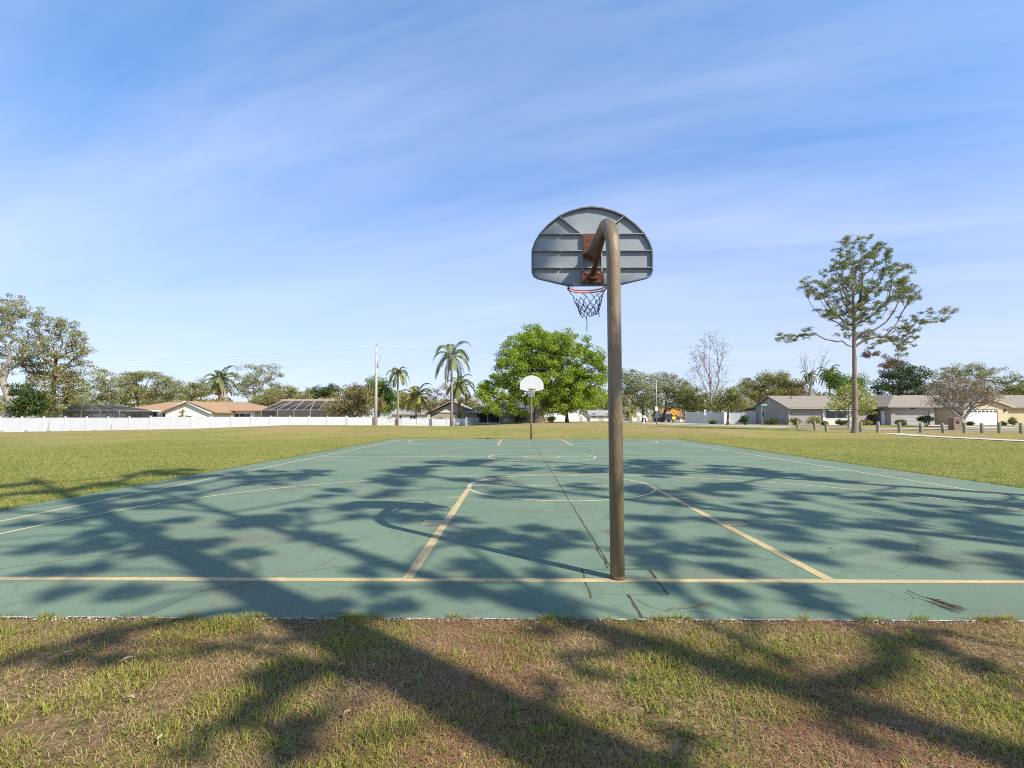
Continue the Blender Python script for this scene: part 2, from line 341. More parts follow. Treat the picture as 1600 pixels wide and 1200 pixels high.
M['suv'] = material('dark_blue_grey_car_paint', (0.05, 0.055, 0.075), None, rough=0.3, spec=0.6)
M['tyre'] = material('tyre_rubber', (0.018, 0.018, 0.018), None, rough=0.9)
M['hub'] = material('wheel_alloy', (0.5, 0.5, 0.5), None, rough=0.35, metal=0.8)
M['lamp_red'] = material('red_lens', (0.35, 0.02, 0.015), None, rough=0.3)
M['yellow'] = material('yellow_sign_face', (0.80, 0.36, 0.02), (0.74, 0.33, 0.02), 3, 0.5)
M['yellow2'] = material('yellow_plate_face', (0.80, 0.55, 0.05), None, rough=0.5)
M['sign_green'] = material('green_sign_face', (0.02, 0.24, 0.16), None, rough=0.5)
M['sign_white'] = material('white_sign_face', (0.72, 0.73, 0.74), None, rough=0.5)
M['black'] = material('black_paint', (0.02, 0.02, 0.02), None, rough=0.6)
M['galv'] = material('galvanised_post', (0.40, 0.41, 0.41), (0.33, 0.34, 0.34), 8, 0.5, metal=0.4)
M['bark'] = material('grey_brown_bark', (0.17, 0.135, 0.105), (0.10, 0.08, 0.062), 6, 0.95, 0.8, 14, stretch=(1, 1, 0.3))
M['bark_pale'] = material('pale_grey_bark', (0.34, 0.30, 0.26), (0.24, 0.21, 0.18), 5, 0.95, 0.7, 12, stretch=(1, 1, 0.4))
M['bark_pine'] = material('pine_bark', (0.29, 0.23, 0.18), (0.17, 0.13, 0.10), 5, 0.95, 0.9, 10, stretch=(1, 1, 0.35))
M['palm_trunk'] = material('grey_palm_trunk', (0.32, 0.28, 0.24), (0.24, 0.21, 0.18), 6, 0.9, 0.6, 8, stretch=(0.3, 0.3, 2.5))
M['palm_brown'] = material('brown_palm_trunk', (0.26, 0.15, 0.09), (0.18, 0.11, 0.07), 6, 0.9, 0.6, 8, stretch=(0.3, 0.3, 2.5))
LF = {}
LF['bright'] = leaf_material('bright_green_leaf', [(0.11, 0.19, 0.018), (0.27, 0.38, 0.035), (0.42, 0.50, 0.07)], 0.4)
LF['green'] = leaf_material('mid_green_leaf', [(0.075, 0.15, 0.02), (0.15, 0.25, 0.035), (0.25, 0.33, 0.06)], 0.35)
LF['dark'] = leaf_material('dark_green_leaf', [(0.028, 0.055, 0.015), (0.055, 0.095, 0.022), (0.11, 0.14, 0.034)], 0.2)
LF['olive'] = leaf_material('olive_leaf', [(0.15, 0.17, 0.055), (0.26, 0.265, 0.085), (0.38, 0.34, 0.14)], 0.3)
LF['tan'] = leaf_material('tan_olive_leaf', [(0.18, 0.155, 0.07), (0.28, 0.23, 0.10), (0.38, 0.30, 0.145)], 0.3)
LF['grey'] = leaf_material('grey_green_leaf', [(0.18, 0.205, 0.10), (0.30, 0.315, 0.15), (0.43, 0.41, 0.24)], 0.3)
LF['twig'] = leaf_material('brown_twig', [(0.18, 0.13, 0.09), (0.27, 0.20, 0.135), (0.35, 0.28, 0.18)], 0.1)
LF['lime'] = leaf_material('yellow_green_leaf', [(0.22, 0.25, 0.04), (0.33, 0.35, 0.07), (0.42, 0.41, 0.11)], 0.45)
LF['pine'] = leaf_material('pine_needle', [(0.09, 0.13, 0.035), (0.20, 0.245, 0.06), (0.34, 0.34, 0.09)], 0.2)
LF['pine_brown'] = leaf_material('dead_pine_needle', [(0.16, 0.085, 0.045), (0.22, 0.12, 0.065), (0.20, 0.16, 0.06)], 0.2)
LF['palm'] = leaf_material('palm_frond', [(0.11, 0.155, 0.055), (0.20, 0.24, 0.085), (0.33, 0.33, 0.13)], 0.25)
LF['palm_yellow'] = leaf_material('yellow_palm_frond', [(0.20, 0.23, 0.05), (0.32, 0.32, 0.075), (0.48, 0.32, 0.075)], 0.3)
LF['dead'] = leaf_material('dead_frond', [(0.26, 0.15, 0.075), (0.38, 0.23, 0.12)], 0.15)
LF['grass'] = leaf_material('grass_blade', [(0.13, 0.165, 0.024), (0.29, 0.295, 0.05), (0.50, 0.43, 0.13)], 0.35, nscale=1.3)
LF['tuft'] = leaf_material('tuft_blade', [(0.13, 0.175, 0.025), (0.26, 0.285, 0.045), (0.42, 0.38, 0.10)], 0.35, nscale=6)
LF['litter'] = leaf_material('fallen_leaf', [(0.10, 0.055, 0.03), (0.26, 0.15, 0.075), (0.46, 0.34, 0.20)], 0.1, nscale=9)
LF['straw'] = leaf_material('dry_grass_blade', [(0.19, 0.105, 0.05), (0.40, 0.27, 0.125), (0.66, 0.51, 0.28)], 0.25, nscale=1.3)
LF['needle_litter'] = leaf_material('pine_straw', [(0.17, 0.07, 0.038), (0.27, 0.12, 0.065), (0.38, 0.22, 0.12)], 0.05, nscale=2)
LF['lawn_blade'] = leaf_material('lawn_blade', [(0.15, 0.19, 0.03), (0.25, 0.275, 0.055), (0.37, 0.34, 0.11)], 0.3, nscale=0.4)

# ------------------------------------------------------------------ setting: ground, court, street, path
def axis_steps(*segs):
    o = []
    for a, b, n in segs: o += list(np.linspace(a, b, n, endpoint=False))
    o.append(segs[-1][1]); return np.array(o)
gx = axis_steps((-3000, -200, 8), (-200, -60, 20), (-60, 60, 100), (60, 200, 20), (200, 3000, 8))
gy = axis_steps((-120, -10, 12), (-10, 30, 30), (30, 120, 90), (120, 300, 20), (300, 3500, 10))
GX, GY = np.meshgrid(gx, gy); GZ = gz(GX, GY)
nx = len(gx); idx = np.arange(nx*len(gy)).reshape(len(gy), nx)
fs = np.stack([idx[:-1,:-1].ravel(), idx[:-1,1:].ravel(), idx[1:,1:].ravel(), idx[1:,:-1].ravel()], 1)
tag(link('ground', np_mesh('ground', np.stack([GX.ravel(), GY.ravel(), GZ.ravel()], 1), fs), M['lawn'], smooth=True), kind='structure')

Y0, Y1, BL = 3.545, 30.95, 4.335            # slab ends, near baseline
CL, CR, HW, FB = -8.45, 8.85, 7.62, 30.5
rng = random.Random(7)
court = tag(MB().box(CL, CR, Y0, Y1, -0.12, 0.0).build('court', M['court']), kind='structure')
def lines(name, mat, wid, paths, closed=False, z=0.003):
    b = MB()
    for p in paths:
        q = []
        for (x0, y0), (x1, y1) in zip(p[:-1], p[1:]):
            k = max(1, int(math.hypot(x1-x0, y1-y0) / 0.35)); q += [(x0+(x1-x0)*i/k, y0+(y1-y0)*i/k) for i in range(k)]
        if not closed: q.append(p[-1])
        b.strip(q, wid, 0.0008 + z*0.3, closed, wid*0.035, rng)
    return b.build(name, mat, court)
def arc(cx, cy, rx, ry, a0, a1, n=90): return [(cx+rx*math.cos(R(a0+(a1-a0)*i/n)), cy+ry*math.sin(R(a0+(a1-a0)*i/n))) for i in range(n+1)]
MID = (BL + FB) / 2
lines('sideline', M['line_thin'], 0.06, [[(-HW, BL), (-HW, FB)]], z=0.003); lines('sideline', M['line_thin'], 0.06, [[(HW, BL), (HW, FB)]], z=0.003)
for yb, s in ((BL, 1), (FB, -1)):
    lines('baseline', M['line_wide'], 0.09, [[(-HW-0.9 if s > 0 else -HW, yb), (HW+1.25 if s > 0 else HW, yb)]], z=0.0045)
    for sx in (-1, 1):
        lines('lane_line', M['line_wide'], 0.095, [[(sx*1.775, yb + s*0.05), (sx*1.775, yb + s*5.84)]], z=0.006)
        lines('lane_block', M['line_wide'], 0.28, [[(sx*1.825, yb + s*2.30), (sx*2.07, yb + s*2.30)]], z=0.0075)
        for d in (3.40, 4.35): lines('lane_mark', M['line_thin'], 0.06, [[(sx*1.825, yb + s*d), (sx*2.05, yb + s*d)]], z=0.0075)
    lines('free_throw_line', M['line_thin'], 0.06, [[(-1.75, yb + s*5.79), (1.75, yb + s*5.79)]], z=0.0045)
    lines('free_throw_circle', M['line_thin'], 0.06, [arc(0, yb + s*5.79, 1.81, 1.81, 0, 360)[:-1]], True, z=0.009)
    e = math.degrees(math.asin(1.5/6.15))
    lines('three_point_line', M['line_thin'], 0.06, [arc(0, yb + s*1.6, 6.88, 6.15, -e if s > 0 else e, 180+e if s > 0 else -180-e)], z=0.0105)
lines('half_court_line', M['line_thin'], 0.06, [[(-HW, MID), (HW, MID)]], z=0.0045)
lines('center_circle', M['line_thin'], 0.06, [arc(0, MID, 1.81, 1.81, 0, 360)[:-1]], True, z=0.006)
lines('center_circle', M['line_thin'], 0.06, [arc(0, MID, 0.6, 0.6, 0, 360)[:-1]], True, z=0.006)
for sx in (-1, 1): lines('hash_mark', M['line_thin'], 0.06, [[(sx*(HW-0.03), 13.0), (sx*(HW-1.0), 13.0)]], z=0.0075)
def crack(name, pts, wid, mat, wob=0.006, z=0.001):
    q = []
    for (x0, y0), (x1, y1) in zip(pts[:-1], pts[1:]):
        ln = math.hypot(x1-x0, y1-y0); k = max(2, int(ln / 0.09)); nx_, ny_ = -(y1-y0)/ln, (x1-x0)/ln; o = 0.0
        for i in range(k): o = o*0.6 + rng.gauss(0, wob*0.5); q.append((x0+(x1-x0)*i/k + nx_*o, y0+(y1-y0)*i/k + ny_*o))
    q.append(pts[-1]); b = MB(); b.strip(q, wid, z, False, wid*0.33, rng); return b.build(name, mat, court)
crack('expansion_joint', [(0, 4.66), (0.01, 30.9)], 0.018, M['joint'])
crack('expansion_joint', [(0.0, Y0 + 0.01), (0.0, 4.0)], 0.02, M['joint'])
crack('footing_joint', [(-0.29, 3.92), (-0.27, 4.64)], 0.017, M['joint'])
crack('footing_joint', [(-0.27, 4.65), (0.31, 4.65)], 0.009, M['joint'])
crack('footing_joint', [(0.315, 4.0), (0.315, 4.64)], 0.017, M['joint'])
crack('footing_joint', [(-0.22, 4.01), (0.3, 4.01)], 0.005, M['joint'])
crack('crack_moss', [(-0.03, 4.68), (-0.01, 5.4)], 0.016, M['moss'], 0.012, z=0.0016); crack('crack_moss', [(0.06, 4.655), (0.33, 4.655), (0.32, 4.36)], 0.014, M['moss'], 0.008, z=0.0016)
for c_ in ([(2.6, 4.7), (3.1, 5.0), (3.5, 5.6), (4.4, 5.9)], [(3.5, 5.6), (3.4, 6.2), (3.7, 6.9)], [(-3.4, 3.6), (-3.3, 4.1), (-2.7, 4.6), (-2.5, 5.5)], [(-2.7, 4.6), (-2.0, 4.9)], [(5.2, 8.0), (6.1, 8.6), (7.8, 8.8)], [(-8.4, 10.2), (-6.2, 10.1), (-4.8, 10.6)], [(0.02, 3.9), (0.12, 3.7), (0.5, 3.62)]):
    crack('crack', c_, 0.005, M['joint'], 0.03)
crack('crack', [(CL, 7.2), (-5.6, 7.17)], 0.010, M['joint'])
crack('crack', [(-5.7, 4.4), (-5.2, 4.9), (-4.55, 5.35), (-4.3, 5.8)], 0.008, M['rust'], 0.03)
eb = MB()
xs_ = np.arange(CL, CR, 0.05)
eb.strip([(x, Y0 - 0.004) for x in xs_], 0.022, -0.003, False, 0.012, rng)
for k in range(1500):
    x = rng.uniform(CL, CR); y = Y0 - abs(rng.gauss(0, 0.02)); r = rng.uniform(0.003, 0.009); z = -0.012 + rng.uniform(0, 0.008)
    a = rng.uniform(0, 6.28); c, s = math.cos(a)*r, math.sin(a)*r
    eb.add([(x+c, y+s, z-.004), (x-s, y+c, z-.004), (x-c, y-s, z-.004), (x+s, y-c, z-.004), (x+r*.2, y, z+r*.8)], [(0,1,4),(1,2,4),(2,3,4),(3,0,4)])
eb.build('broken_slab_edge', M['edge'], court)

def ground_strip(name, pts, wid, mat, lift):
    q = []
    for (x0, y0), (x1, y1) in zip(pts[:-1], pts[1:]):
        k = max(2, int(math.hypot(x1-x0, y1-y0) / 0.8)); q += [(x0+(x1-x0)*i/k, y0+(y1-y0)*i/k) for i in range(k)]
    q.append(pts[-1])
    return tag(MB().strip(q, wid, lambda p: g1(p[0], p[1]) + lift).build(name, mat), kind='structure')
ground_strip('road', [(110, 52), (60, 52.5), (40, 54), (30, 58), (25, 66), (23, 85), (22, 160)], 5.0, M['asphalt'], 0.02)
ground_strip('road', [(-6, 96), (5, 95), (19.5, 94)], 6.0, M['asphalt'], 0.02)
ground_strip('sidewalk', [(27.8, 4), (27.6, 28), (27.6, 36), (28.6, 40.5)], 1.5, M['concrete'], 0.035)
ground_strip('sidewalk', [(110, 47.6), (60, 48), (39, 49.2), (27, 53.6), (19.5, 65), (17.8, 88)], 1.3, M['concrete'], 0.03)
ground_strip('sidewalk', [(-4, 74), (4, 73), (18.2, 72)], 1.6, M['concrete'], 0.03)
ground_strip('driveway', [(54, 70), (54, 55.5)], 4.6, M['concrete'], 0.035)
ground_strip('driveway', [(66, 71.5), (66, 55.5)], 4.6, M['concrete'], 0.035)

# ------------------------------------------------------------------ basketball hoops
OUT = [(-.686,.15),(-.686,.38),(-.655,.47),(-.60,.56),(-.50,.665),(-.372,.762),(-.25,.815),(-.12,.85),(0,.863)]
OUT = OUT + [(-x, z) for x, z in OUT[-2::-1]] + [(.665,.105),(.62,.078),(.28,0),(-.28,0),(-.62,.078),(-.665,.105)]
OUT = [(x, z*1.06) for x, z in OUT]
BY, BZ = 1.27, 2.845        # the board's plane ahead of the pole, its lower edge
def hoop(loc, rz, label, net_mat, torn):
    t = thing('basketball_hoop', label, 'basketball hoop', loc, rz, 'basketball hoops at the ends of the court')
    path = [(0, 0, -0.02), (0, 0, 1.4), (0, 0, 2.68)]; r0 = 0.44
    for i in range(1, 16):
        a = R(180 - i*5.7); path.append((0, r0 + r0*math.cos(a), 2.755 + r0*math.sin(a)*1.02))
    p = path[-1]; path.append((0, BY - 0.05, p[2] - 0.005))
    pole = MB().tube(path, 0.0605, 24).build('pole', M['pole'], t, True)
    MB().tube([(0, 0, -0.01), (0, 0, 0.008), (0, 0, 0.016), (0, 0, 0.03)], [0.069, 0.067, 0.063, 0.0609], 24).build('rusty_foot', M['foot'], pole, True)
    zc = path[-1][2] - BZ
    b = MB(); b.prism(OUT, 'y', BY, BY + 0.012); b.build('backboard', M['white_board'], t)
    # painted back skin, flange and ribs
    sk = MB(); sk.prism([(x*0.985, 0.006 + z*0.985) for x, z in OUT], 'y', BY - 0.004, BY + 0.002); bk = sk.build('board_back', M['board'], t)
    fl = MB(); n = len(OUT); dpt = 0.042
    inn = [(x*0.978, 0.43 + (z-0.43)*0.972) for x, z in OUT]
    vs = [(x, y, z) for y in (BY - dpt, BY + 0.001) for x, z in OUT] + [(x, y, z) for y in (BY - dpt, BY + 0.001) for x, z in inn]
    f_ = []
    for i in range(n):
        j = (i+1) % n; f_ += [(i, j, n+j, n+i), (2*n+j, 2*n+i, 3*n+i, 3*n+j), (i, 2*n+i, 2*n+j, j)]
    fl.add(vs, f_); fl.build('flange', M['board_edge'], bk)
    def half(z):
        best = 0
        for (x0, z0), (x1, z1) in zip(OUT, OUT[1:] + OUT[:1]):
            if (z0 - z) * (z1 - z) <= 0 and abs(z1 - z0) > 1e-6: best = max(best, abs(x0 + (x1-x0)*(z-z0)/(z1-z0)))
        return best
    for z in (0.205, 0.40, 0.595):
        h = half(z) - 0.012; rb = MB()
        for x0, x1 in ((-h, -0.36), (-0.33, -0.108), (-0.108, 0.108), (0.108, 0.30), (0.33, h)): rb.box(x0, x1, BY - 0.040, BY - 0.003, z - 0.005, z + 0.005)
        for x0, x1 in ((-0.36, -0.33), (0.30, 0.33)): rb.box(x0, x1, BY - 0.024, BY - 0.003, z - 0.0045, z + 0.0045)
        rb.build('rib', M['board'], bk)
    for x in (-0.108, 0.108): MB().box(x - 0.006, x + 0.006, BY - 0.038, BY - 0.0025, 0.008, 0.590).build('rib', M['board'], bk)
    for s in (-1, 1):
        a, c = Vector((s*0.365, 0.797)), Vector((s*0.13, 0.605)); d = (c-a).normalized(); q = Vector((-d.y, d.x)) * 0.005
        MB().prism([tuple(a+q), tuple(a-q), tuple(c-q), tuple(c+q)], 'y', BY - 0.038, BY - 0.0025).build('rib', M['board'], bk)
    for o in [c for c in COL.objects if c.parent in (bk,) or c.name.split('.')[0] in ('backboard', 'board_back') and c.parent == t]:
        if o.parent == t: o.location.z = BZ
    # steel: flange plate for the neck, rim plate, brace
    up = MB(); up.box(-0.10, 0.10, BY - 0.055, BY - 0.041, BZ + 0.33, BZ + 0.588); up.tube([(0, BY - 0.08, BZ + zc), (0, BY - 0.053, BZ + zc)], 0.078, 16)
    up.build('mounting_plate', M['rust'], t)
    lo = MB().box(-0.125, 0.125, BY - 0.06, BY - 0.045, BZ + 0.015, BZ + 0.155).build('rim_plate', M['rust'], t)
    lo2 = MB().box(-0.05, 0.05, BY - 0.105, BY - 0.06, BZ + 0.06, BZ + 0.115).build('bracket', M['rust'], lo)
    for bx_ in (-0.07, 0.07):
        for bz_ in (0.035, 0.135): MB().tube([(bx_, BY - 0.075, BZ + bz_), (bx_, BY - 0.06, BZ + bz_)], 0.011, 6).build('bolt', M['bolt'], lo)
    MB().tube([(0, 0.50, 3.16), (0, BY - 0.09, BZ + 0.115)], 0.03, 10).build('brace', M['rust'], t, True)
    rc = (0, BY + 0.012 + 0.15 + 0.23, BZ + 0.105); rr = 0.23
    rim = MB().tube([(rr*math.cos(R(a)), rc[1] + rr*math.sin(R(a)), rc[2]) for a in range(0, 361, 8)], 0.009, 8, False)
    rim.tube([(rr*1.02*math.cos(R(a)), rc[1] + rr*1.02*math.sin(R(a)), rc[2] - 0.026) for a in range(0, 361, 8)], 0.008, 8, False)
    rim.box(-0.10, 0.10, BY + 0.013, rc[1] - rr*0.86, rc[2] - 0.008, rc[2] + 0.008)
    for s in (-1, 1): rim.tube([(s*0.16, rc[1] - 0.16, rc[2] - 0.02), (s*0.07, BY + 0.013, rc[2] - 0.02)], 0.008, 8)
    for a in range(0, 360, 30): rim.tube([(rr*math.cos(R(a)), rc[1] + rr*math.sin(R(a)), rc[2] - 0.026), (rr*.95*math.cos(R(a)), rc[1] + rr*.95*math.sin(R(a)), rc[2] - 0.045), (rr*1.0*math.cos(R(a)), rc[1] + rr*1.0*math.sin(R(a)), rc[2] - 0.05)], 0.0035, 5)
    rim.build('rim', M['rim'], t, True)
    # net: diagonal cords, gathered below; the near one is torn open on the side towards the pole
    rg = random.Random(5); net = MB(); K = 12; rows = 7
    def node(i, k):
        f = i / rows; a = 2*math.pi*(k + 0.5*(i % 2)) / K
        rad = rr * (0.97 - 0.46*f**0.8) * (1 + 0.04*math.sin(3*a)); h = (0.33 if torn else 0.42) * f
        x, y, z = rad*math.cos(a), rad*math.sin(a), -0.03 - h
        if torn:
            if f > 0.25: x += 0.03*f; z += 0.02*math.sin(2*a+1)*f; x *= 1 - 0.1*f
            g = random.Random(i*31 + k); x += g.gauss(0, 0.008*f); y += g.gauss(0, 0.008*f); z += g.gauss(0, 0.012*f)
        return Vector((rc[0] + x, rc[1] + y, rc[2] + z))
    for i in range(rows):
        for k in range(K):
            p = node(i, k)
            for k2 in ((k, k-1) if i % 2 == 0 else (k, k+1)):
                q = node(i+1, k2 % K)
                if torn and i < 3:
                    a = math.degrees(math.atan2((p+q).y/2 - rc[1], (p+q).x/2)) % 360
                    keep = (a < 40 or a > 345) or (158 < a < 185)
                    if not keep and not (i == 2 and rg.random() < 0.35): continue
                m = (p + q) / 2 + Vector((0, 0, -0.006)); net.tube([p, m, q], 0.0042 if torn else 0.006, 5)
    if torn:
        e = node(rows, 3); net.tube([e, e + Vector((0.01, 0, -0.05)), e + Vector((0.004, 0, -0.11)), e + Vector((0.008, 0, -0.17))], 0.0045, 5)
        for k in (0, 5, 8): e = node(rows, k); net.tube([e, e + Vector((0.012, 0.0, -0.02)), e + Vector((0.02, 0, -0.035))], 0.004, 5)
    net.build('net', net_mat, t, True)
    return t
hoop((0, 4.39, 0), 0, 'brown gooseneck basketball hoop seen from behind with grey fan backboard and torn dark net', M['net_dark'], True)
hoop((0, FB + 0.10, 0), math.pi, 'far basketball hoop facing us with white fan backboard in front of the oak', M['net_pale'], False)

# ------------------------------------------------------------------ trees
def quads(c, a, b):
    """rhombic leaves: centre c, half length a, half width b (n,3 arrays)"""
    v = np.stack([c - a, c + b*1.0 - a*0.1, c + a, c - b - a*0.1], 1).reshape(-1, 3)
    return v, np.arange(len(v)).reshape(-1, 4)
def rand_dirs(rs, n):
    d = rs.normal(size=(n, 3)); return d / np.linalg.norm(d, axis=1)[:, None]
def grow(rs, trunk, clumps, r_base, r_tip, step, wander=0.10, up=0.5, plen=0.35, slope=0.4, taper=0.5, lowf=0.42):
    nodes = [np.array(trunk[0], float)]; par = [-1]; ln = [0.0]
    for a, b in zip(trunk[:-1], trunk[1:]):
        a = np.array(a, float); b = np.array(b, float); k = max(2, int(np.linalg.norm(b-a)/step))
        for i in range(1, k+1):
            nodes.append(a + (b-a)*i/k + (rs.normal(size=3)*0.02*step if i < k else 0)); par.append(len(nodes)-2); ln.append(ln[-1] + np.linalg.norm(nodes[-1]-nodes[-2]))
    nt_ = len(nodes); h0 = trunk[0][2]; top = np.array(trunk[-1]); order = np.argsort(np.linalg.norm(clumps - top, axis=1)*0.8 + (clumps[:,2]-h0)*0.25)
    A = np.array(nodes); lo = int(nt_*lowf)
    tips = []
    for ci in order:
        c = clumps[ci]; d = np.linalg.norm(A - c, axis=1); cost = d + plen*np.array(ln)*0.5 + np.maximum(0, A[:,2] - c[2] + slope*np.hypot(A[:,0]-c[0], A[:,1]-c[1]))*up
        cost[:lo] += 1e6
        j = int(np.argmin(cost)); p = A[j]; dist = d[j]; k = max(2, int(dist/step)); prev = j; new = []
        side = rs.normal(size=3)*dist*wander; side[2] -= dist*0.06
        for i in range(1, k+1):
            f = i/k; q = p + (c-p)*f + side*math.sin(math.pi*f) + rs.normal(size=3)*step*0.08*(f < 1)
            nodes.append(q); par.append(prev); ln.append(ln[prev] + dist/k); prev = len(nodes)-1; new.append(q)
        tips.append(prev); A = np.vstack([A, new])
    n = len(nodes); wgt = np.zeros(n); wgt[tips] = 1
    for i in range(n-1, 0, -1): wgt[par[i]] += wgt[i]
    wgt = np.maximum(wgt, 1); rad = r_tip * wgt**0.5
    s = r_base / rad[0]
    rad = np.maximum(r_tip, rad * (1 + (s-1) * (wgt/wgt[0])**0.5))
    for i in range(nt_):
        f = ln[i] / max(ln[nt_-1], 1e-6); rad[i] = max(rad[i]*0.6, r_base*(1 - taper*f) * (1 + 0.5*max(0, 1 - ln[i]/(r_base*4))**2))
    ch = [[] for _ in range(n)]
    for i in range(1, n): ch[par[i]].append(i)
    b = MB(); stack = [0]
    while stack:
        st = stack.pop(); chain = [st] if st == 0 else [par[st], st]; cur = st
        while ch[cur]:
            kids = sorted(ch[cur], key=lambda q: -wgt[q]) if cur >= nt_-1 or True else ch[cur]
            if cur < nt_-1 and cur+1 in kids: kids.remove(cur+1); kids.insert(0, cur+1)
            stack += kids[1:]; cur = kids[0]; chain.append(cur)
        rr_ = [rad[i] for i in chain]
        if st != 0: rr_[0] = rr_[1]
        b.tube([nodes[i] for i in chain], rr_, 10 if st == 0 else (6 if rr_[0] > r_tip*2.5 else 4), False)
    return b

def leaf_cloud(rs, clumps, per, leaf, cr, flat=0.6, shape=1.8, needles=False):
    n = len(clumps)*per
    c = np.repeat(clumps, per, 0); sz = np.repeat(rs.uniform(0.6, 1.35, len(clumps)), per)
    d = rand_dirs(rs, n) * (rs.uniform(0, 1, n)**0.45 * cr * sz)[:, None]; d[:, 2] *= flat
    p = c + d
    a = rand_dirs(rs, n); b = np.cross(a, rand_dirs(rs, n)); b /= np.linalg.norm(b, axis=1)[:, None] + 1e-9
    s = leaf * rs.uniform(0.6, 1.4, n)[:, None]
    return quads(p, a*s*0.5, b*s*0.5/shape)
def needle_cloud(rs, clumps, tufts, per, length, wid, cr, flat=0.35):
    n = len(clumps)*tufts
    c = np.repeat(clumps, tufts, 0); crr = np.repeat(cr, tufts) if hasattr(cr, '__len__') else cr
    d = rand_dirs(rs, n) * (rs.uniform(0, 1, n)**0.5 * crr)[:, None]; d[:, 2] *= flat
    tc_ = np.repeat(c + d, per, 0); m = len(tc_); dr = rand_dirs(rs, m); dr[:, 2] = dr[:, 2]*0.7 + 0.25
    L_ = length * rs.uniform(0.7, 1.2, m)[:, None]
    if hasattr(cr, '__len__'): L_ = L_ * np.clip(np.repeat(crr, per)/0.26, 0.3, 1)[:, None]
    sd_ = np.cross(dr, rand_dirs(rs, m)); sd_ /= np.linalg.norm(sd_, axis=1)[:, None]
    return quads(tc_ + dr*L_*0.5, dr*L_*0.5, sd_*wid*0.5)

def blob_points(rs, blobs, n):
    """clump centres spread through a union of ellipsoids (cx, cy, cz, rx, ry, rz, weight); more of them near the skin"""
    wts = np.array([b[3]*b[5]*(b[6] if len(b) > 6 else 1) for b in blobs]); pick = rs.choice(len(blobs), n, p=wts/wts.sum())
    B = np.array([b[:6] for b in blobs])[pick]
    return B[:, :3] + rand_dirs(rs, n) * (rs.uniform(0.05, 1, n)**0.42)[:, None] * B[:, 3:6]

def tree(name, label, cat, px, D, blobs_px, trunk_top, r_base, n, per, leaf, cr, leafmat, bark='bark', seed=1, group=None, base_py=None, flat=0.6, depth=1.0, trunk_mid=None, r_tip=0.025, wander=0.10, needles=None, up=0.5, second=None, base=None, step=None, plen=0.35, slope=0.4, taper=0.5, lowf=0.42):
    """blobs_px: (px, py, rx px, ry px[, depth offset m, weight]) as seen in the photo, at the tree's real distance"""
    rs = np.random.RandomState(seed); s = D / FPX
    if base is None: x0 = X(px, D); base = (x0, D, g1(x0, D))
    x0, y0, z0 = base
    bl = []
    for b in blobs_px:
        q = at(b[0], b[1], D); ry = b[2]*s*depth
        bl.append((q.x - x0, b[4] if len(b) > 4 else 0.0, q.z - z0, b[2]*s, min(ry, 9), b[3]*s, b[5] if len(b) > 5 else 1))
    cl = blob_points(rs, bl, n); cl[:, 2] = np.maximum(cl[:, 2], 0.3)
    tp = at(*trunk_top, D); tr = [(0, 0, -0.1)]
    for q in (trunk_mid or []): q = at(*q, D); tr.append((q.x - x0, 0, q.z - z0))
    tr.append((tp.x - x0, 0, tp.z - z0))
    t = thing(name, label, cat, base, 0, group)
    grow(rs, tr, cl, r_base, r_tip, step or max(0.35, 8*s), wander, up, plen, slope, taper, lowf).build('trunk', M[bark], t, True)
    if per:
        if needles: v, f = needle_cloud(rs, cl, *needles, cr, flat)
        else: v, f = leaf_cloud(rs, cl, per, leaf, cr, flat)
        link('crown', np_mesh('crown', v, f), LF[leafmat], t)
    if second:
        mt, bb, n2, per2 = second; bl2 = []
        for b in bb: q = at(b[0], b[1], D); bl2.append((q.x-x0, 0, q.z-z0, b[2]*s, b[2]*s, b[3]*s, 1))
        c2 = blob_points(rs, bl2, n2); v, f = needle_cloud(rs, c2, *needles, cr, flat) if needles else leaf_cloud(rs, c2, per2, leaf, cr, flat)
        link('dead_foliage' if 'brown' in mt else 'foliage_patch', np_mesh('foliage', v, f), LF[mt], t)
    return t

# the lone pine on the right of the field
def zp(x, y, rx, ry, *k): return (1200 + x/3.43, 350 + y/3.43, rx/3.43, ry/3.43, *k)
tree('pine_tree', 'tall lone pine with open tufted crown and bare trunk standing among the wooden bollards', 'pine tree', 1335, 41.6,
     [zp(470,120,120,60), zp(600,150,80,50), zp(370,210,110,60), zp(520,240,150,80), zp(280,330,120,85), zp(680,280,110,70), zp(430,360,150,80), zp(640,380,150,85), zp(770,370,70,60), zp(340,460,90,55), zp(520,480,130,60), zp(890,490,100,45), zp(960,470,40,45,0,.6), zp(770,520,70,50), zp(150,605,100,24), zp(220,560,34,26), zp(60,625,20,20,0,.5), zp(430,570,70,50), zp(740,590,70,50), zp(560,620,90,60), zp(720,640,70,40), zp(690,710,80,22)],
     (1333, 455), 0.225, 560, 1, 0.2, 0.29, 'pine', 'bark_pine', 3, None, trunk_mid=[(1336, 640), (1335, 560), (1334, 500)], needles=(8, 14, 0.22, 0.026), depth=0.9, r_tip=0.012, wander=0.07, slope=0.7, taper=0.6, up=0.8, lowf=0.6, flat=0.6, plen=0.9,
     second=('pine_brown', [zp(610,600,70,50), zp(560,690,50,40), zp(640,740,60,40)], 26, 1))

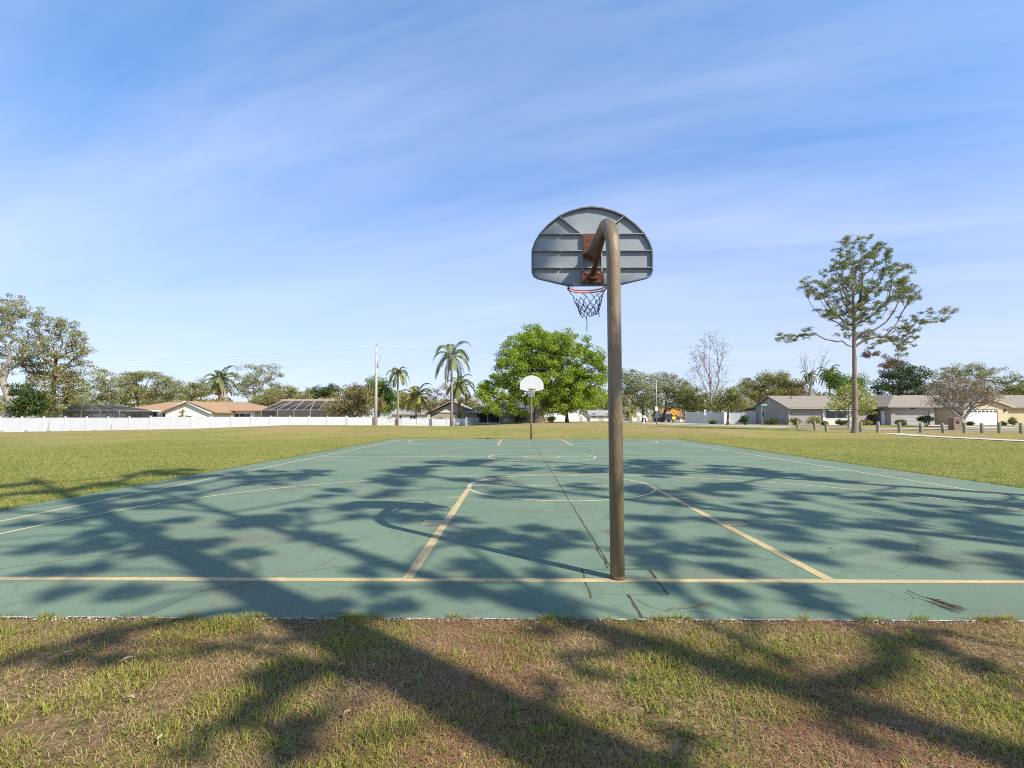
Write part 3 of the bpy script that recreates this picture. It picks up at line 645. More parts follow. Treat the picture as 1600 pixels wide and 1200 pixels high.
oaks = 'oaks and other trees behind the houses'
tree('oak_tree', 'big round bright green oak with dense foliage behind the far hoop', 'tree', 842, 80,
     [(825,545,42,38), (870,545,45,32), (800,575,42,38), (905,560,38,36), (850,590,60,45), (920,595,30,40), (780,612,34,24), (830,622,50,20), (895,620,48,22), (850,545,60,36,4), (850,590,70,40,5), (930,570,18,28), (778,634,34,14), (762,612,20,16), (915,630,32,14), (870,640,26,9), (808,640,22,8), (845,548,64,40,2)],
     (842, 585), 0.75, 760, 125, 0.27, 0.9, 'bright', 'bark', 11, None, depth=0.75, trunk_mid=[(841, 640), (843, 610)], flat=0.7)
tree('oak_tree', 'smaller twin trunked green oak beside the big round oak in front of the white fence', 'tree', 886, 84,
     [(885,600,40,22), (905,618,42,18), (870,622,30,16)], (885, 615), 0.28, 60, 80, 0.4, 1.2, 'bright', 'bark', 12, None, depth=0.8)
# left group
tree('oak_tree', 'tall grey green oak with thick twisted pale trunk at the left end of white fence', 'tree', 6, 72,
     [(10,480,40,28), (45,500,30,30), (-30,500,45,40), (0,530,50,28), (50,535,28,24), (-20,570,40,30)], (16, 560), 0.62, 300, 66, 0.22, 0.8, 'grey', 'bark_pale', 21, oaks, trunk_mid=[(16, 625), (4, 595)], depth=0.8, slope=0.9, up=1.2)
tree('oak_tree', 'feathery olive tree with open top between the thick trunk and dark pool cage', 'tree', 80, 77,
     [(95,515,30,22), (120,540,22,24), (85,550,35,24), (110,575,34,22), (60,570,34,25), (90,605,45,24), (75,630,45,18), (125,612,22,20)], (88, 550), 0.4, 260, 64, 0.24, 0.9, 'olive', 'bark', 22, oaks, depth=0.7, second=('tan', [(85,590,40,22), (85,615,40,16)], 50, 60))
tree('broadleaf_tree', 'low dark green bushy tree directly behind white fence near thick trunk', 'tree', 40, 70, [(38,615,22,20), (30,638,20,16), (60,630,20,18)], (40, 625), 0.2, 60, 70, 0.3, 0.8, 'dark', 'bark', 23)
for i, (px, D, bl, tt, lm, lab) in enumerate([
    (168, 100, [(165,590,28,16), (150,612,32,16), (185,605,25,16), (160,630,40,12)], (168, 600), 'grey', 'thin grey tree just to the right of the olive tree above the pool cage'),
    (215, 104, [(205,590,20,11), (225,588,24,10), (215,612,34,14), (190,622,30,12)], (216, 600), 'olive', 'flat topped olive tree above left part of tan roof'),
    (262, 104, [(258,600,22,14), (272,612,22,12), (245,618,22,10)], (262, 608), 'grey', 'small sparse tree above middle of tan roof'),
    (300, 112, [(300,612,26,14), (318,606,18,14)], (300, 612), 'olive', 'low sparse tree to the left of palm with dead fronds'),
    (398, 102, [(392,588,30,18), (415,585,24,16), (375,605,28,18), (410,612,34,18), (440,612,22,14)], (396, 598), 'grey', 'wide airy grey tree to the right of palm with dead fronds'),
    (445, 98, [(440,618,30,14), (468,616,22,11), (415,628,28,12)], (445, 618), 'olive', 'low olive tree behind peak of screened pool enclosure'),
    (508, 125, [(505,612,20,9), (520,612,12,10), (490,616,14,8)], (508, 612), 'dark', 'distant dark pine tops above the screened enclosure ridge'),
    (555, 77, [(540,628,30,18), (560,615,22,16), (575,632,24,18), (525,640,22,12)], (555, 625), 'tan', 'rounded tan brown tree behind shaded fence corner'),
    (592, 82, [(592,605,22,18), (605,628,20,20), (578,620,18,18)], (592, 612), 'green', 'fresh green tree right behind the utility pole'),
    (668, 108, [(690,612,30,14), (720,610,24,14), (655,630,30,14), (735,628,24,16), (680,632,50,14)], (680, 620), 'tan', 'wide tan oak behind the palms and grey gable roof'),
    ]):
    tree('oak_tree' if lm not in ('dark',) else 'pine_tree', lab, 'tree', px, D, bl, tt, 0.28, 60 + 15*len(bl), 80, 0.25, 1.0, lm, 'bark' if i % 2 else 'bark_pale', 40+i, oaks, depth=0.9)
# right group
for i, (px, D, bl, tt, lm, lab, nmul) in enumerate([
    (1006, 92, [(985,598,26,18), (1005,605,30,20), (980,625,26,16), (1015,628,28,14), (975,585,16,9)], (1003, 615), 'grey', 'broad pale oak with forked dark trunk just right of near pole', 1.3),
    (1034, 94, [(1035,600,30,20), (1055,605,26,20), (1050,628,30,14), (1070,622,22,14)], (1042, 615), 'grey', 'broad pale oak with leaning trunk behind parked car', 1.3),
    (1085, 90, [(1085,620,26,16), (1100,632,26,14), (1078,640,22,10)], (1086, 625), 'olive', 'dark olive tree above the grey white fence', 1.2),
    (1137, 66, [(1137,620,22,14), (1125,632,18,10), (1150,630,18,10)], (1138, 632), 'olive', 'small open crowned tree standing at fence end by street sign', 0.9),
    (1180, 96, [(1185,598,26,12), (1210,592,24,12), (1170,612,24,12), (1200,612,40,10), (1240,606,20,12)], (1190, 606), 'olive', 'wide olive oak behind the left gable of grey ranch house', 1.4),
    (1240, 97, [(1240,610,28,10), (1225,600,16,8)], (1240, 612), 'tan', 'tan leaved tree behind the grey ranch roof ridge', 1.0),
    (1310, 98, [(1300,592,14,16), (1320,600,22,14), (1345,600,18,14)], (1312, 604), 'green', 'leafy green tree behind the lone pine trunk', 1.0),
    (1405, 92, [(1400,580,22,18), (1425,590,22,20), (1395,605,28,14), (1430,612,22,12)], (1405, 600), 'dark', 'dense dark green magnolia between the grey and cream houses', 1.6),
    (1490, 104, [(1480,585,24,16), (1520,580,30,14), (1560,585,30,14), (1580,600,26,14), (1500,605,40,16), (1550,612,46,12), (1460,605,20,16)], (1520, 600), 'grey', 'wide airy grey oak spreading behind cream house', 1.5),
    (1610, 100, [(1600,612,26,12), (1625,600,24,16)], (1612, 612), 'olive', 'olive tree at right frame edge behind cream house wing', 1.0),
    ]):
    tree('oak_tree' if lm != 'dark' else 'magnolia_tree', lab, 'tree', px, D, bl, tt, 0.32 if i != 3 else 0.17, int((52 + 14*len(bl))*nmul), 80, 0.25 if i != 3 else 0.2, 1.05 if i != 3 else 0.7, lm, 'bark', 60+i, oaks, depth=0.9, trunk_mid=[(px+6, 640)] if i == 1 else None)
tree('deciduous_tree', 'tall upright nearly bare tree with pale ascending branches above grey white fence', 'tree', 1109, 85,
     [(1108,530,20,14), (1090,555,16,22), (1128,545,16,18), (1108,570,26,24), (1082,585,12,18), (1130,590,14,20), (1108,610,22,20)], (1110, 596), 0.22, 300, 8, 0.17, 0.6, 'grey', 'bark_pale', 81, None, trunk_mid=[(1111, 630)], depth=0.7, r_tip=0.013, wander=0.02, up=1.5, plen=1.75, slope=0.9, step=1.2)
tree('deciduous_tree', 'small bare tree with thin grey branches behind grey ranch roof', 'tree', 1264, 95,
     [(1255,565,10,18), (1285,560,14,16), (1265,590,12,16)], (1266, 600), 0.2, 60, 2, 0.2, 0.5, 'twig', 'bark_pale', 82, None, r_tip=0.022, wander=0.03, up=1.5, slope=0.9, step=1.2, plen=1.6)
tree('crape_myrtle', 'multi stemmed leafless reddish tree in front of cream house', 'tree', 1503, 62,
     [(1500,605,38,16), (1470,622,22,14), (1535,618,30,14), (1505,622,40,14)], (1502, 652), 0.24, 190, 34, 0.17, 0.7, 'twig', 'bark_pale', 83, None, r_tip=0.026, wander=0.05, up=1.4, depth=0.9, slope=0.6, plen=1.3)
tree('small_tree', 'small yellow green tree standing close behind lone pine trunk', 'tree', 1326, 56,
     [(1325,620,22,14), (1310,635,16,10), (1348,625,20,16), (1352,640,14,10), (1330,608,18,8)], (1326, 635), 0.13, 95, 44, 0.18, 0.62, 'lime', 'bark_pale', 84, None, depth=0.9, r_tip=0.015)

# distant wood that closes the view between the houses
rs = np.random.RandomState(99); n_ = 1500
cx_ = rs.uniform(-230, 230, n_); cy_ = rs.uniform(150, 175, n_); cz_ = rs.uniform(0.3, 1, n_) * (7.2 + 2.0*np.sin(cx_*0.09) + 1.3*np.sin(cx_*0.31+1))
v, f = leaf_cloud(rs, np.stack([cx_, cy_, np.maximum(cz_, 0.5)], 1), 60, 0.8, 2.4, 0.7)
tag(link('distant_wood', np_mesh('distant_wood', v, f), LF['olive']), kind='stuff')

# ------------------------------------------------------------------ pines behind and beside the photographer: they throw the shade on court and grass
def ground_at(px, py, z=0.0):
    d = RM @ Vector(((px-800)/FPX, (600-py)/FPX, -1.0)); return CAM + d*((z-CAM.z)/d.z)
# (px, py, rx, ry): patches of shade that the photo shows on the ground; each is cast by a spray of needles up in one of the pines
SHADE = [(600,806,80,9),(680,817,60,10),(765,846,55,11),(560,792,60,7),(700,800,50,7),(272,737,60,8),(175,757,53,6),(31,756,35,7),(13,772,40,6),(80,768,50,6),(375,743,80,10),(244,765,62,7),(175,778,65,8),(120,786,40,7),(455,745,50,14),(220,790,90,10),(95,811,80,8),(150,828,60,10),(203,840,50,18),(265,860,60,18),(250,818,45,8),(390,815,85,12),(470,802,40,10),(60,856,60,6),(45,893,50,4),(187,887,60,5),(406,865,40,10),(470,840,40,8),(103,928,50,14),(219,921,80,12),
 (740,723,80,6),(662,734,60,8),(803,731,45,6),(912,734,45,8),(1022,723,60,8),(1022,737,60,9),(631,743,40,18),(610,765,20,16),(756,749,60,5),(819,768,60,5),(1037,765,60,12),(912,762,30,6),
 (725,832,50,15),(825,855,60,15),(825,822,60,5),(812,777,60,4),(550,895,45,8),(737,875,35,10),(775,900,25,5),(862,900,50,10),(512,772,20,10),(507,845,15,6),(625,925,60,8),(725,922,40,8),(662,952,60,8),(800,935,60,10),(512,952,20,8),
 (880,836,30,8),(1000,836,40,12),(1040,854,30,12),(1020,870,60,12),(1110,858,40,6),(1010,806,50,8),(1080,814,60,5),(1050,782,60,8),(1110,766,40,10),(1110,892,40,8),(1050,914,50,6),(860,944,15,12),
 (1156,735,56,10),(1225,744,60,8),(1303,751,30,5),(1162,763,75,9),(1287,776,75,8),(1428,772,60,5),(1537,785,60,6),(1553,797,45,6),(1209,791,45,8),(1256,806,50,6),(1444,797,60,12),(1537,822,60,15),(1428,822,40,12),(1319,822,75,6),(1194,822,75,9),(1272,841,60,6),(1412,853,75,11),(1537,863,60,9),(1584,885,25,8),(1125,853,25,9),(1281,875,30,6),(1147,894,55,8),(1459,878,30,4),(1194,932,80,10),(1319,953,45,8),(1272,922,45,5),(1640,840,60,20),(1660,900,60,12),(1700,800,80,20),
 (135,1012,50,18),(160,1030,30,12),(435,1055,55,26),(470,1150,80,22),(550,1045,25,8),(850,985,22,14),(-60,800,60,10),(-80,860,60,14)]
# streaks thrown by single limbs: (x0, y0, x1, y1, half width)
STREAK = [(-20,1045,180,976,12),(180,976,300,970,8),(240,1195,430,1070,22),(400,1190,560,1150,16),(470,1045,560,990,8),(380,970,392,1000,8),(845,975,925,1060,13),(880,1042,1010,1058,7),(815,1062,880,1060,7),(955,1000,1150,1078,12),(1075,1015,1180,1062,12),
 (1170,1005,1355,1098,14),(1325,975,1570,1042,13),(1370,968,1610,1012,11),(1490,1030,1620,1064,7),(1280,1058,1390,1088,10),(1000,1110,1130,1160,8),(1230,1120,1400,1180,8)]
for x0, y0, x1, y1, hw in STREAK:
    k = max(3, int(math.hypot(x1-x0, y1-y0)/32))
    for q in range(k): f = (q+0.5)/k; SHADE.append((x0+(x1-x0)*f, y0+(y1-y0)*f, 5, 2, 0))
COT = 1/math.tan(SUN_EL); SX, SY = math.sin(SUN_AZ), math.cos(SUN_AZ)
PINES = [(4.9, -2.37, 0.30, 'tall pine whose thick trunk shadow crosses the grass and court'), (7.3, -2.9, 0.17, 'tall slim pine throwing its shadow past foot of near hoop'),
         (13.6, -1.9, 0.22, 'tall pine shading the near right court corner'), (14.6, 3.6, 0.22, 'tall pine shading middle of court from beyond right edge')]
rsh = np.random.RandomState(77); sets = [[] for _ in PINES]
for px, py, rx, ry, *bare in SHADE:
    c = ground_at(px, py); D = max(c.y, 0.5); ax = rx*D/FPX; ay = ry*D*D/(FPX*CAM.z)
    rad = 0.0 if bare else 0.09 if py > 962 else 0.18 if py > 880 else 0.23
    for k in range(max(1, int(3.14*ax*ay/(0.20 if py < 880 else 0.15 if py < 962 else 0.035) + 0.4))):
        a = rsh.uniform(0, 6.283); r = rsh.uniform(0, 1)**0.5*0.85; g = (c.x + ax*r*math.cos(a), c.y + ay*r*math.sin(a))
        if ((g[0]+2.75)/1.1)**2 + ((g[1]-7.87)/0.7)**2 < 1 and rsh.uniform() < 0.35: continue
        gv = -g[0]*SY + g[1]*SX; gu = g[0]*SX + g[1]*SY
        if abs(gv - 3.39) < 0.3 and -6.8 < gu < -2.9 and rsh.uniform() < 0.15: continue     # and the near pole, here and there          # sun reaches the near backboard
        best = None
        for i, (bx, by, _, _) in enumerate(PINES):
            h = ((bx-g[0])*SX + (by-g[1])*SY)/COT; v = abs((bx-g[0])*-SY + (by-g[1])*SX)
            cost = v + 3*max(0, 6-h) + 3*max(0, h-19.5)
            if best is None or cost < best[0]: best = (cost, i, h)
        i, h = best[1], best[2] + rsh.uniform(-1.6, 1.6) * (0.1 if bare else 1)
        h = max(h, 4.5); sets[i].append((g[0] + SX*COT*h - PINES[i][0], g[1] + SY*COT*h - PINES[i][1], h, rad))
for i, (bx, by, tr, lab) in enumerate(PINES):
    rs = np.random.RandomState(210+i); cl = np.array(sets[i]); cra = cl[:, 3]; cl = cl[:, :3]; hm = cl[:, 2].max()
    t = thing('pine_tree', lab, 'pine tree', (bx, by, g1(bx, by)), 0, 'tall pines at the near end of the court')
    grow(rs, [(0,0,-.1), (0,0,hm*.4), (0,0,hm*.7), (0,0,hm*.96)], cl, tr, 0.022, 0.6, 0.08, 0.7, 0.35, 0.5, 0.75, 0.3).build('trunk', M['bark_pine'], t, True)
    lf_ = cra > 0
    v, f = needle_cloud(rs, cl[lf_], 14, 18, 0.20, 0.035, cra[lf_], 0.6); link('crown', np_mesh('crown', v, f), LF['pine'], t)

# ------------------------------------------------------------------ palms
def palm(label, px, D, crown_py, R_px, r, mat, trunk_mat, n=18, seed=1, droop=1.0, group='palms behind the white fence', skirt=False, leafw=0.062):
    rs = np.random.RandomState(seed); x0 = X(px, D); z0 = g1(x0, D); h = Z(crown_py, D) - z0; Rm = R_px * D / FPX
    t = thing('palm_tree', label, 'palm tree', (x0, D, z0), 0, group)
    MB().tube([(0,0,-.1), (0.03*h*.3, 0, h*0.3), (0.0, 0, h*0.7), (0, 0, h)], [r*1.35, r*1.05, r*0.9, r*0.75], 10).build('trunk', M[trunk_mat], t, True)
    def fronds(k, lift0, lift1, dr, scale):
        V = []
        for i in range(k):
            a = 2*math.pi*(i*0.381966) + rs.uniform(-.2, .2); f = i/max(k-1, 1); el = lift0 + (lift1-lift0)*f; Ln = Rm*scale*rs.uniform(0.85, 1.15)
            d = np.array((math.cos(a)*math.cos(el), math.sin(a)*math.cos(el), math.sin(el))); pts = [np.array((0, 0, h))]; seg = 12
            for s_ in range(seg):
                pts.append(pts[-1] + d*Ln*1.25/seg); d = d + np.array((0, 0, -dr*(0.10 + 0.02*s_))); d /= np.linalg.norm(d)
            pts = np.array(pts)
            for s_ in range(1, seg):
                p = pts[s_]; tg = pts[s_+1] - pts[s_-1]; tg /= np.linalg.norm(tg); sd_ = np.cross(tg, (0, 0, 1)); sd_ /= np.linalg.norm(sd_) + 1e-6
                ll = Ln*0.26*math.sin(math.pi*(0.12 + 0.85*s_/seg))**0.6
                for q in np.linspace(0, 1, 5, endpoint=False):
                    pp = p + tg*q*Ln*1.25/seg
                    for sg in (-1, 1):
                        dd = sd_*sg*0.75 + tg*0.55 + np.array((0, 0, -0.35*droop + rs.uniform(-.15, .15))); dd /= np.linalg.norm(dd)
                        V.append((pp + dd*ll*0.5, dd*ll*0.5, tg*leafw))
                V.append((p, tg*Ln*0.07, sd_*0.05))
        c, a, b = (np.array([q[i] for q in V]) for i in range(3)); return quads(c, a, b)
    v, f = fronds(n, R(75), R(-25), droop, 1.0); link('crown', np_mesh('crown', v, f), LF[mat], t)
    if skirt:
        v, f = fronds(14, R(-45), R(-80), 0.8, 0.75); link('dead_fronds', np_mesh('dead_fronds', v, f), LF['dead'], t)
    return t
palm('queen palm tallest of all with arching fronds in front of grey gable house', 705, 78, 556, 36, 0.17, 'palm', 'palm_trunk', 15, 1, 1.45)
palm('slim palm with pale straight trunk right of the utility pole', 621, 80, 583, 20, 0.15, 'palm', 'palm_trunk', 16, 2, 1.5)
palm('short palm with yellowing fronds and no tall trunk behind fence', 650, 82, 620, 27, 0.16, 'palm_yellow', 'palm_trunk', 22, 3, 1.1)
palm('stout palm with thick reddish brown trunk beside the tallest palm', 717, 86, 602, 25, 0.30, 'palm', 'palm_brown', 18, 4, 1.2)
palm('palm with dark green head above a skirt of dead brown fronds', 342, 96, 594, 26, 0.25, 'palm', 'palm_brown', 26, 5, 1.0, skirt=True)
palm('dark palm behind the bare tree above grey ranch roof', 1268, 98, 588, 14, 0.15, 'palm', 'palm_trunk', 16, 6, 1.3, 'palms behind grey ranch house')
palm('dark palm with wide drooping head left of lone pine trunk', 1298, 100, 584, 18, 0.15, 'palm', 'palm_trunk', 18, 7, 1.2, 'palms behind grey ranch house')
palm('low yellow palm under the pale oaks near mailbox', 986, 84, 645, 12, 0.12, 'palm_yellow', 'palm_trunk', 16, 8, 1.2, None)

# ------------------------------------------------------------------ shrubs
def shrub(label, px, D, top_py, w_px, mat='dark', seed=1, group=None, name='shrub', base_py=None, n=26, clip=True, stem=False):
    rs = np.random.RandomState(seed); x0 = X(px, D); z0 = g1(x0, D); h = max(0.3, Z(top_py, D) - z0); wd = w_px*D/FPX/2
    t = thing(name, label, 'shrub', (x0, D, z0), 0, group); lo = 0.45 if stem else 0.0
    cl = blob_points(rs, [(0, 0, h*(0.5 + lo*0.35), wd*0.85, min(wd, 0.9), h*0.42*(1-lo*0.4))], n); cl[:, 2] = np.clip(cl[:, 2], 0.1, h)
    b = MB()
    for i in range(5): q = cl[rs.randint(n)]; b.tube([(q[0]*.1, q[1]*.1, -.03), (q[0]*.5, q[1]*.4, q[2]*.55), tuple(q)], [0.05, 0.03, 0.012], 5)
    b.build('stem', M['bark'], t, True)
    v, f = leaf_cloud(rs, cl, 55, 0.13, max(0.28, wd*0.34), 0.8); v[:, 2] = np.where(v[:, 2] < 0, -v[:, 2]*0.3, v[:, 2])
    link('foliage', np_mesh('foliage', v, f), LF[mat], t)
sg = 'clipped shrubs along the grey ranch house'
for i, a in enumerate([('round dark shrub against white fence beside street sign', 1163, 70, 648, 17, 'dark'), ('dark wide hedge below the shaded gable windows', 1204, 72.5, 654, 28, 'dark'),
    ('rounded olive shrub at left end of sunlit front wall', 1242, 69, 652, 22, 'olive'), ('tallest clipped shrub left of the awning window', 1271, 69, 650, 26, 'olive'), ('tiny round shrub just below awning window', 1289, 68.5, 658, 9, 'green'),
    ('low dark shrub under the right end of awning window', 1316, 69, 655, 22, 'dark'), ('low brownish shrub right of the pine trunk by entry', 1351, 69, 656, 20, 'olive'), ('low olive shrub before taupe garage door', 1407, 66, 655, 18, 'olive')]):
    shrub(*a, seed=300+i, group=sg)
shrub('dark ball shaped topiary shrub on short stem by cream wall', 1447, 66, 649, 23, 'dark', 320, None, stem=True, n=34)
shrub('small dark planter shrub at left of white garage door', 1515, 69, 659, 8, 'dark', 321); shrub('small brown shrub at right of white garage door', 1566, 69, 659, 8, 'olive', 322)
shrub('upright olive shrub at right of cream garage corner', 1582, 68, 652, 10, 'olive', 323)
shrub('dark bushy shrub before beige wall under big oak', 812, 84, 645, 30, 'dark', 324, n=40); shrub('olive shrub beside trunk of big oak', 862, 82, 650, 17, 'olive', 325)
shrub('low pale green shrub before grey white fence', 1113, 76, 656, 13, 'green', 326); shrub('leafy shrub before the white gable left of tan house', 287, 78, 637, 14, 'olive', 327); shrub('dark hedge behind long white fence under pool cage', 75, 66, 645, 50, 'dark', 328, n=50)
for i, (px, wd) in enumerate([(430, 20), (462, 26), (505, 26)]): shrub(['yellow green shrub top at left of screened enclosure', 'yellow green shrub top in middle of screened enclosure', 'yellow green shrub top at right of screened enclosure'][i], px, 76, 648, wd, 'lime', 330+i, 'shrubs before the screened enclosure')

# ------------------------------------------------------------------ houses
def gable_roof(b, x0, x1, y0, y1, ez, rz, axis, ov=0.5, th=0.16):
    """two slopes with overhanging eaves; ridge along AXIS"""
    if axis == 'x':
        m = (y0+y1)/2; k = (rz-ez)/(m-y0); a0, a1 = y0-ov, y1+ov; lo = ez - k*ov
        b.prism([(a0, lo), (m, rz), (a1, lo), (a1, lo+th), (m, rz+th), (a0, lo+th)], 'x', x0-ov*0.6, x1+ov*0.6)
    else:
        m = (x0+x1)/2; k = (rz-ez)/(m-x0); a0, a1 = x0-ov, x1+ov; lo = ez - k*ov
        b.prism([(a0, lo), (m, rz), (a1, lo), (a1, lo+th), (m, rz+th), (a0, lo+th)], 'y', y0-ov*0.6, y1+ov*0.6)
def hip_roof(b, x0, x1, y0, y1, ez, rz, ov=0.5, th=0.14):
    x0 -= ov; x1 += ov; y0 -= ov; y1 += ov; h = (y1-y0)/2
    if x1-x0 >= y1-y0: r0, r1 = (x0+h, (y0+y1)/2, rz), (x1-h, (y0+y1)/2, rz)
    else: h = (x1-x0)/2; r0, r1 = ((x0+x1)/2, y0+h, rz), ((x0+x1)/2, y1-h, rz)
    vs = [(x0,y0,ez-th),(x1,y0,ez-th),(x1,y1,ez-th),(x0,y1,ez-th),(x0,y0,ez),(x1,y0,ez),(x1,y1,ez),(x0,y1,ez), r0, r1]
    if x1-x0 >= y1-y0: top = [(4,5,9,8),(5,6,9),(6,7,8,9),(7,4,8)]
    else: top = [(4,5,8),(5,6,9,8),(6,7,9),(7,4,8,9)]
    b.add(vs, [(0,3,2,1),(0,1,5,4),(1,2,6,5),(2,3,7,6),(3,0,4,7)] + top)
def window(parent, x0, x1, z0, z1, y, face='front', bars=1, trim='trim'):
    """a framed window on a wall that faces the camera (front) or the court's left (side: x is the wall's plane, x0..x1 run in depth)"""
    fr, gl = MB(), MB(); w_ = 0.07
    def bx(b, u0, u1, v0, v1, d0, d1):
        b.box(u0, u1, y-d1, y-d0, v0, v1) if face == 'front' else b.box(y-d1, y-d0, u0, u1, v0, v1)
    bx(fr, x0, x1, z0-0.002, z0+w_, 0.004, 0.08); bx(fr, x0, x1, z1-w_, z1, 0.004, 0.08); bx(fr, x0, x0+w_, z0+w_, z1-w_, 0.004, 0.078); bx(fr, x1-w_, x1, z0+w_, z1-w_, 0.004, 0.078)
    for i in range(1, bars+1): c = x0 + (x1-x0)*i/(bars+1); bx(fr, c-0.035, c+0.035, z0+w_, z1-w_, 0.004, 0.072)
    bx(gl, x0+w_*.5, x1-w_*.5, z0+w_*.5, z1-w_*.5, -0.02, 0.03)
    f = fr.build('window', M[trim], parent); gl.build('pane', M['glass'], f); return f

# grey ranch house
D1 = 72.0; hx = X(1231, D1); hb = g1(hx+8, D1) - 0.02
H = thing('ranch_house', 'grey ranch house with shaded gable end, white window awning and taupe garage door', 'house', (hx, D1, hb))
W = 18.9; GX0, GX1 = W-5.9, W; EZ, RZ = 2.52, 4.18
wl = MB(); wl.box(0, GX0-1.9, 0, 9.9, -0.3, EZ); wl.box(GX0-1.9, GX0, 2.2, 9.8, -0.3, EZ-0.01); wl.prism([(0, EZ), (9.9, EZ), (4.95, RZ-0.02)], 'x', 0.0, 0.25)
wl.box(GX0, GX0+0.62, -2.0, 9.7, -0.3, EZ-0.005); wl.box(GX1-0.62, GX1, -2.0, 9.7, -0.3, EZ-0.005); wl.box(GX0+0.62, GX1-0.62, -2.0, -1.7, 2.12, EZ-0.015); wl.box(GX0+0.62, GX1-0.62, 4, 4.2, -0.3, 2.2)
wl.build('wall', M['grey_wall'], H)
MB().box(GX0-1.9, GX0-0.01, 2.12, 2.18, -0.2, 2.5).build('entry_wall', M['pink_wall'], H)
rf = MB(); gable_roof(rf, 0, W-4.9, 0, 9.9, EZ, RZ, 'x', 0.6, 0.15); rfo = rf.build('roof', M['roof_grey'], H)
r2 = MB(); hip_roof(r2, GX0-0.2, GX1, -2.0, 9.85, EZ+0.06, RZ+0.13, 0.55); r2.build('garage_roof', M['roof_grey'], H)
MB().tube([(2.4, 3.4, 3.5), (2.4, 3.4, 4.25)], 0.06, 8).build('vent_pipe', M['black'], rfo)
MB().box(-0.02, W-6.2, -0.66, -0.61, EZ-0.26, EZ-0.15).build('fascia', M['grey_wall'], H); MB().box(GX0-0.75, GX1+0.6, -2.62, -2.56, EZ-0.09, EZ+0.03).build('fascia', M['grey_wall'], H)
MB().tube([(0.12, -0.55, EZ-0.2), (0.12, -0.1, EZ-0.5), (0.12, -0.06, 0)], 0.05, 6).build('downspout', M['trim'], H)
gv = MB().box(-0.05, -0.005, 4.55, 5.35, EZ+0.55, EZ+1.1).build('gable_vent', M['grey_trim'], H)
window(H, 6.6, 7.7, 1.0, 2.0, 0.0, 'side', 0); window(H, 1.6, 2.5, 1.0, 2.0, 0.0, 'side', 0)
window(H, 5.2, 8.3, 0.9, 2.1, 0.0, 'front', 1)
aw = MB(); aw.prism([(-0.01, 2.35), (-0.75, 2.02), (-0.75, 1.98), (-0.01, 2.30)], 'x', 5.5, 7.2); aw.prism([(-0.01, 2.35), (-0.75, 2.02), (-0.75, 1.98), (-0.01, 2.30)], 'x', 7.3, 8.5); aw.build('awning', M['trim'], H)
MB().box(4.85, 5.15, -0.16, -0.005, 0, EZ-0.28).build('wall_pier', M['trim'], H); MB().box(8.45, 8.75, -0.16, -0.005, 0, EZ-0.28).build('wall_pier', M['trim'], H)
MB().box(5.15, 8.45, -0.14, -0.005, 0, 0.82).build('window_apron', M['white_wall'], H)
MB().box(GX0-0.05-0.55, GX0-0.05, -1.0, -0.94, 0, 2.0).build('door', M['trim'], H)
gd = MB()
for i in range(4): gd.box(GX0+0.63, GX1-0.63, -1.86, -1.80, 0.0+i*0.53, 0.515+i*0.53)
gd.build('garage_door', M['garage_grey'], H)
MB().box(GX0+2.7, GX0+3.3, -2.06, -2.005, 2.25, 2.4).build('lamp_bracket', M['black'], H)
ext = MB(); ext.box(0.6, 5, 10.0, 17, -0.3, 2.2); ext.build('porch_wall', M['white_wall'], H)
MB().prism([(9.95, 2.75), (17.8, 1.95), (17.8, 2.08), (9.95, 2.9)], 'x', 0.1, 5.5).build('porch_roof', M['roof_pale'], H)

# cream house with the white garage door
D2 = 77.0; cx0 = X(1447, D2); cb = g1(cx0+6, D2) - 0.02
C_ = thing('cream_house', 'cream house with white garage door under a front gable beside the leafless tree', 'house', (cx0, D2, cb))
gx0 = X(1504, 72) - cx0; gx1 = X(1576, 72) - cx0; EZ, RZ = 2.62, 4.45
wl = MB(); wl.box(0, 22, 0, 9.5, -0.3, EZ); wl.prism([(0, EZ), (9.5, EZ), (4.75, RZ-0.02)], 'x', 0.0, 0.25)
wl.box(gx0, gx0+0.55, -5.0, -0.01, -0.3, EZ-0.01); wl.box(gx1-1.5, gx1, -5.0, -0.01, -0.3, EZ-0.01); wl.box(gx0+0.55, gx1-1.5, -5.0, -4.75, 2.2, EZ-0.02)
mxg = (gx0+gx1)/2; wl.prism([(gx0, EZ-0.01), (gx1, EZ-0.01), (mxg, EZ+1.05)], 'y', -4.99, -4.7); wl.build('wall', M['cream_wall'], C_)
rf = MB(); gable_roof(rf, 0, 22, 0, 9.5, EZ, RZ, 'x', 0.55, 0.15); rf.build('roof', M['roof_grey'], C_)
rf = MB(); gable_roof(rf, gx0, gx1, -5.0, 4.2, EZ+0.02, EZ+1.12, 'y', 0.6, 0.13); rf.build('garage_roof', M['roof_grey'], C_)
tr_ = MB()
for s, e in ((gx0-0.6, mxg), (gx1+0.6, mxg)):
    k = 1.10/(mxg-gx0); zs = EZ+0.02-k*0.6; tr_.prism([(s, zs-0.06), (e, EZ+1.06), (e, EZ+1.2), (s, zs+0.11)], 'y', -5.42, -5.37)
tr_.build('barge_board', M['cream_wall'], C_)
MB().box(-0.2, gx0-0.6, -0.62, -0.57, EZ-0.36, EZ-0.18).build('fascia', M['trim'], C_)
gd = MB()
for i in range(4): gd.box(gx0+0.56, gx1-1.51, -4.93, -4.87, i*0.54, 0.525+i*0.54)
g = gd.build('garage_door', M['garage_white'], C_); wn = gx1-1.51-gx0-0.56
pn = MB()
for i in range(8): a = gx0+0.56 + wn*(i+0.14)/8; pn.box(a, a+wn*0.72/8, -4.945, -4.925, 1.76, 2.02)
pn.build('door_window', M['glass'], g)
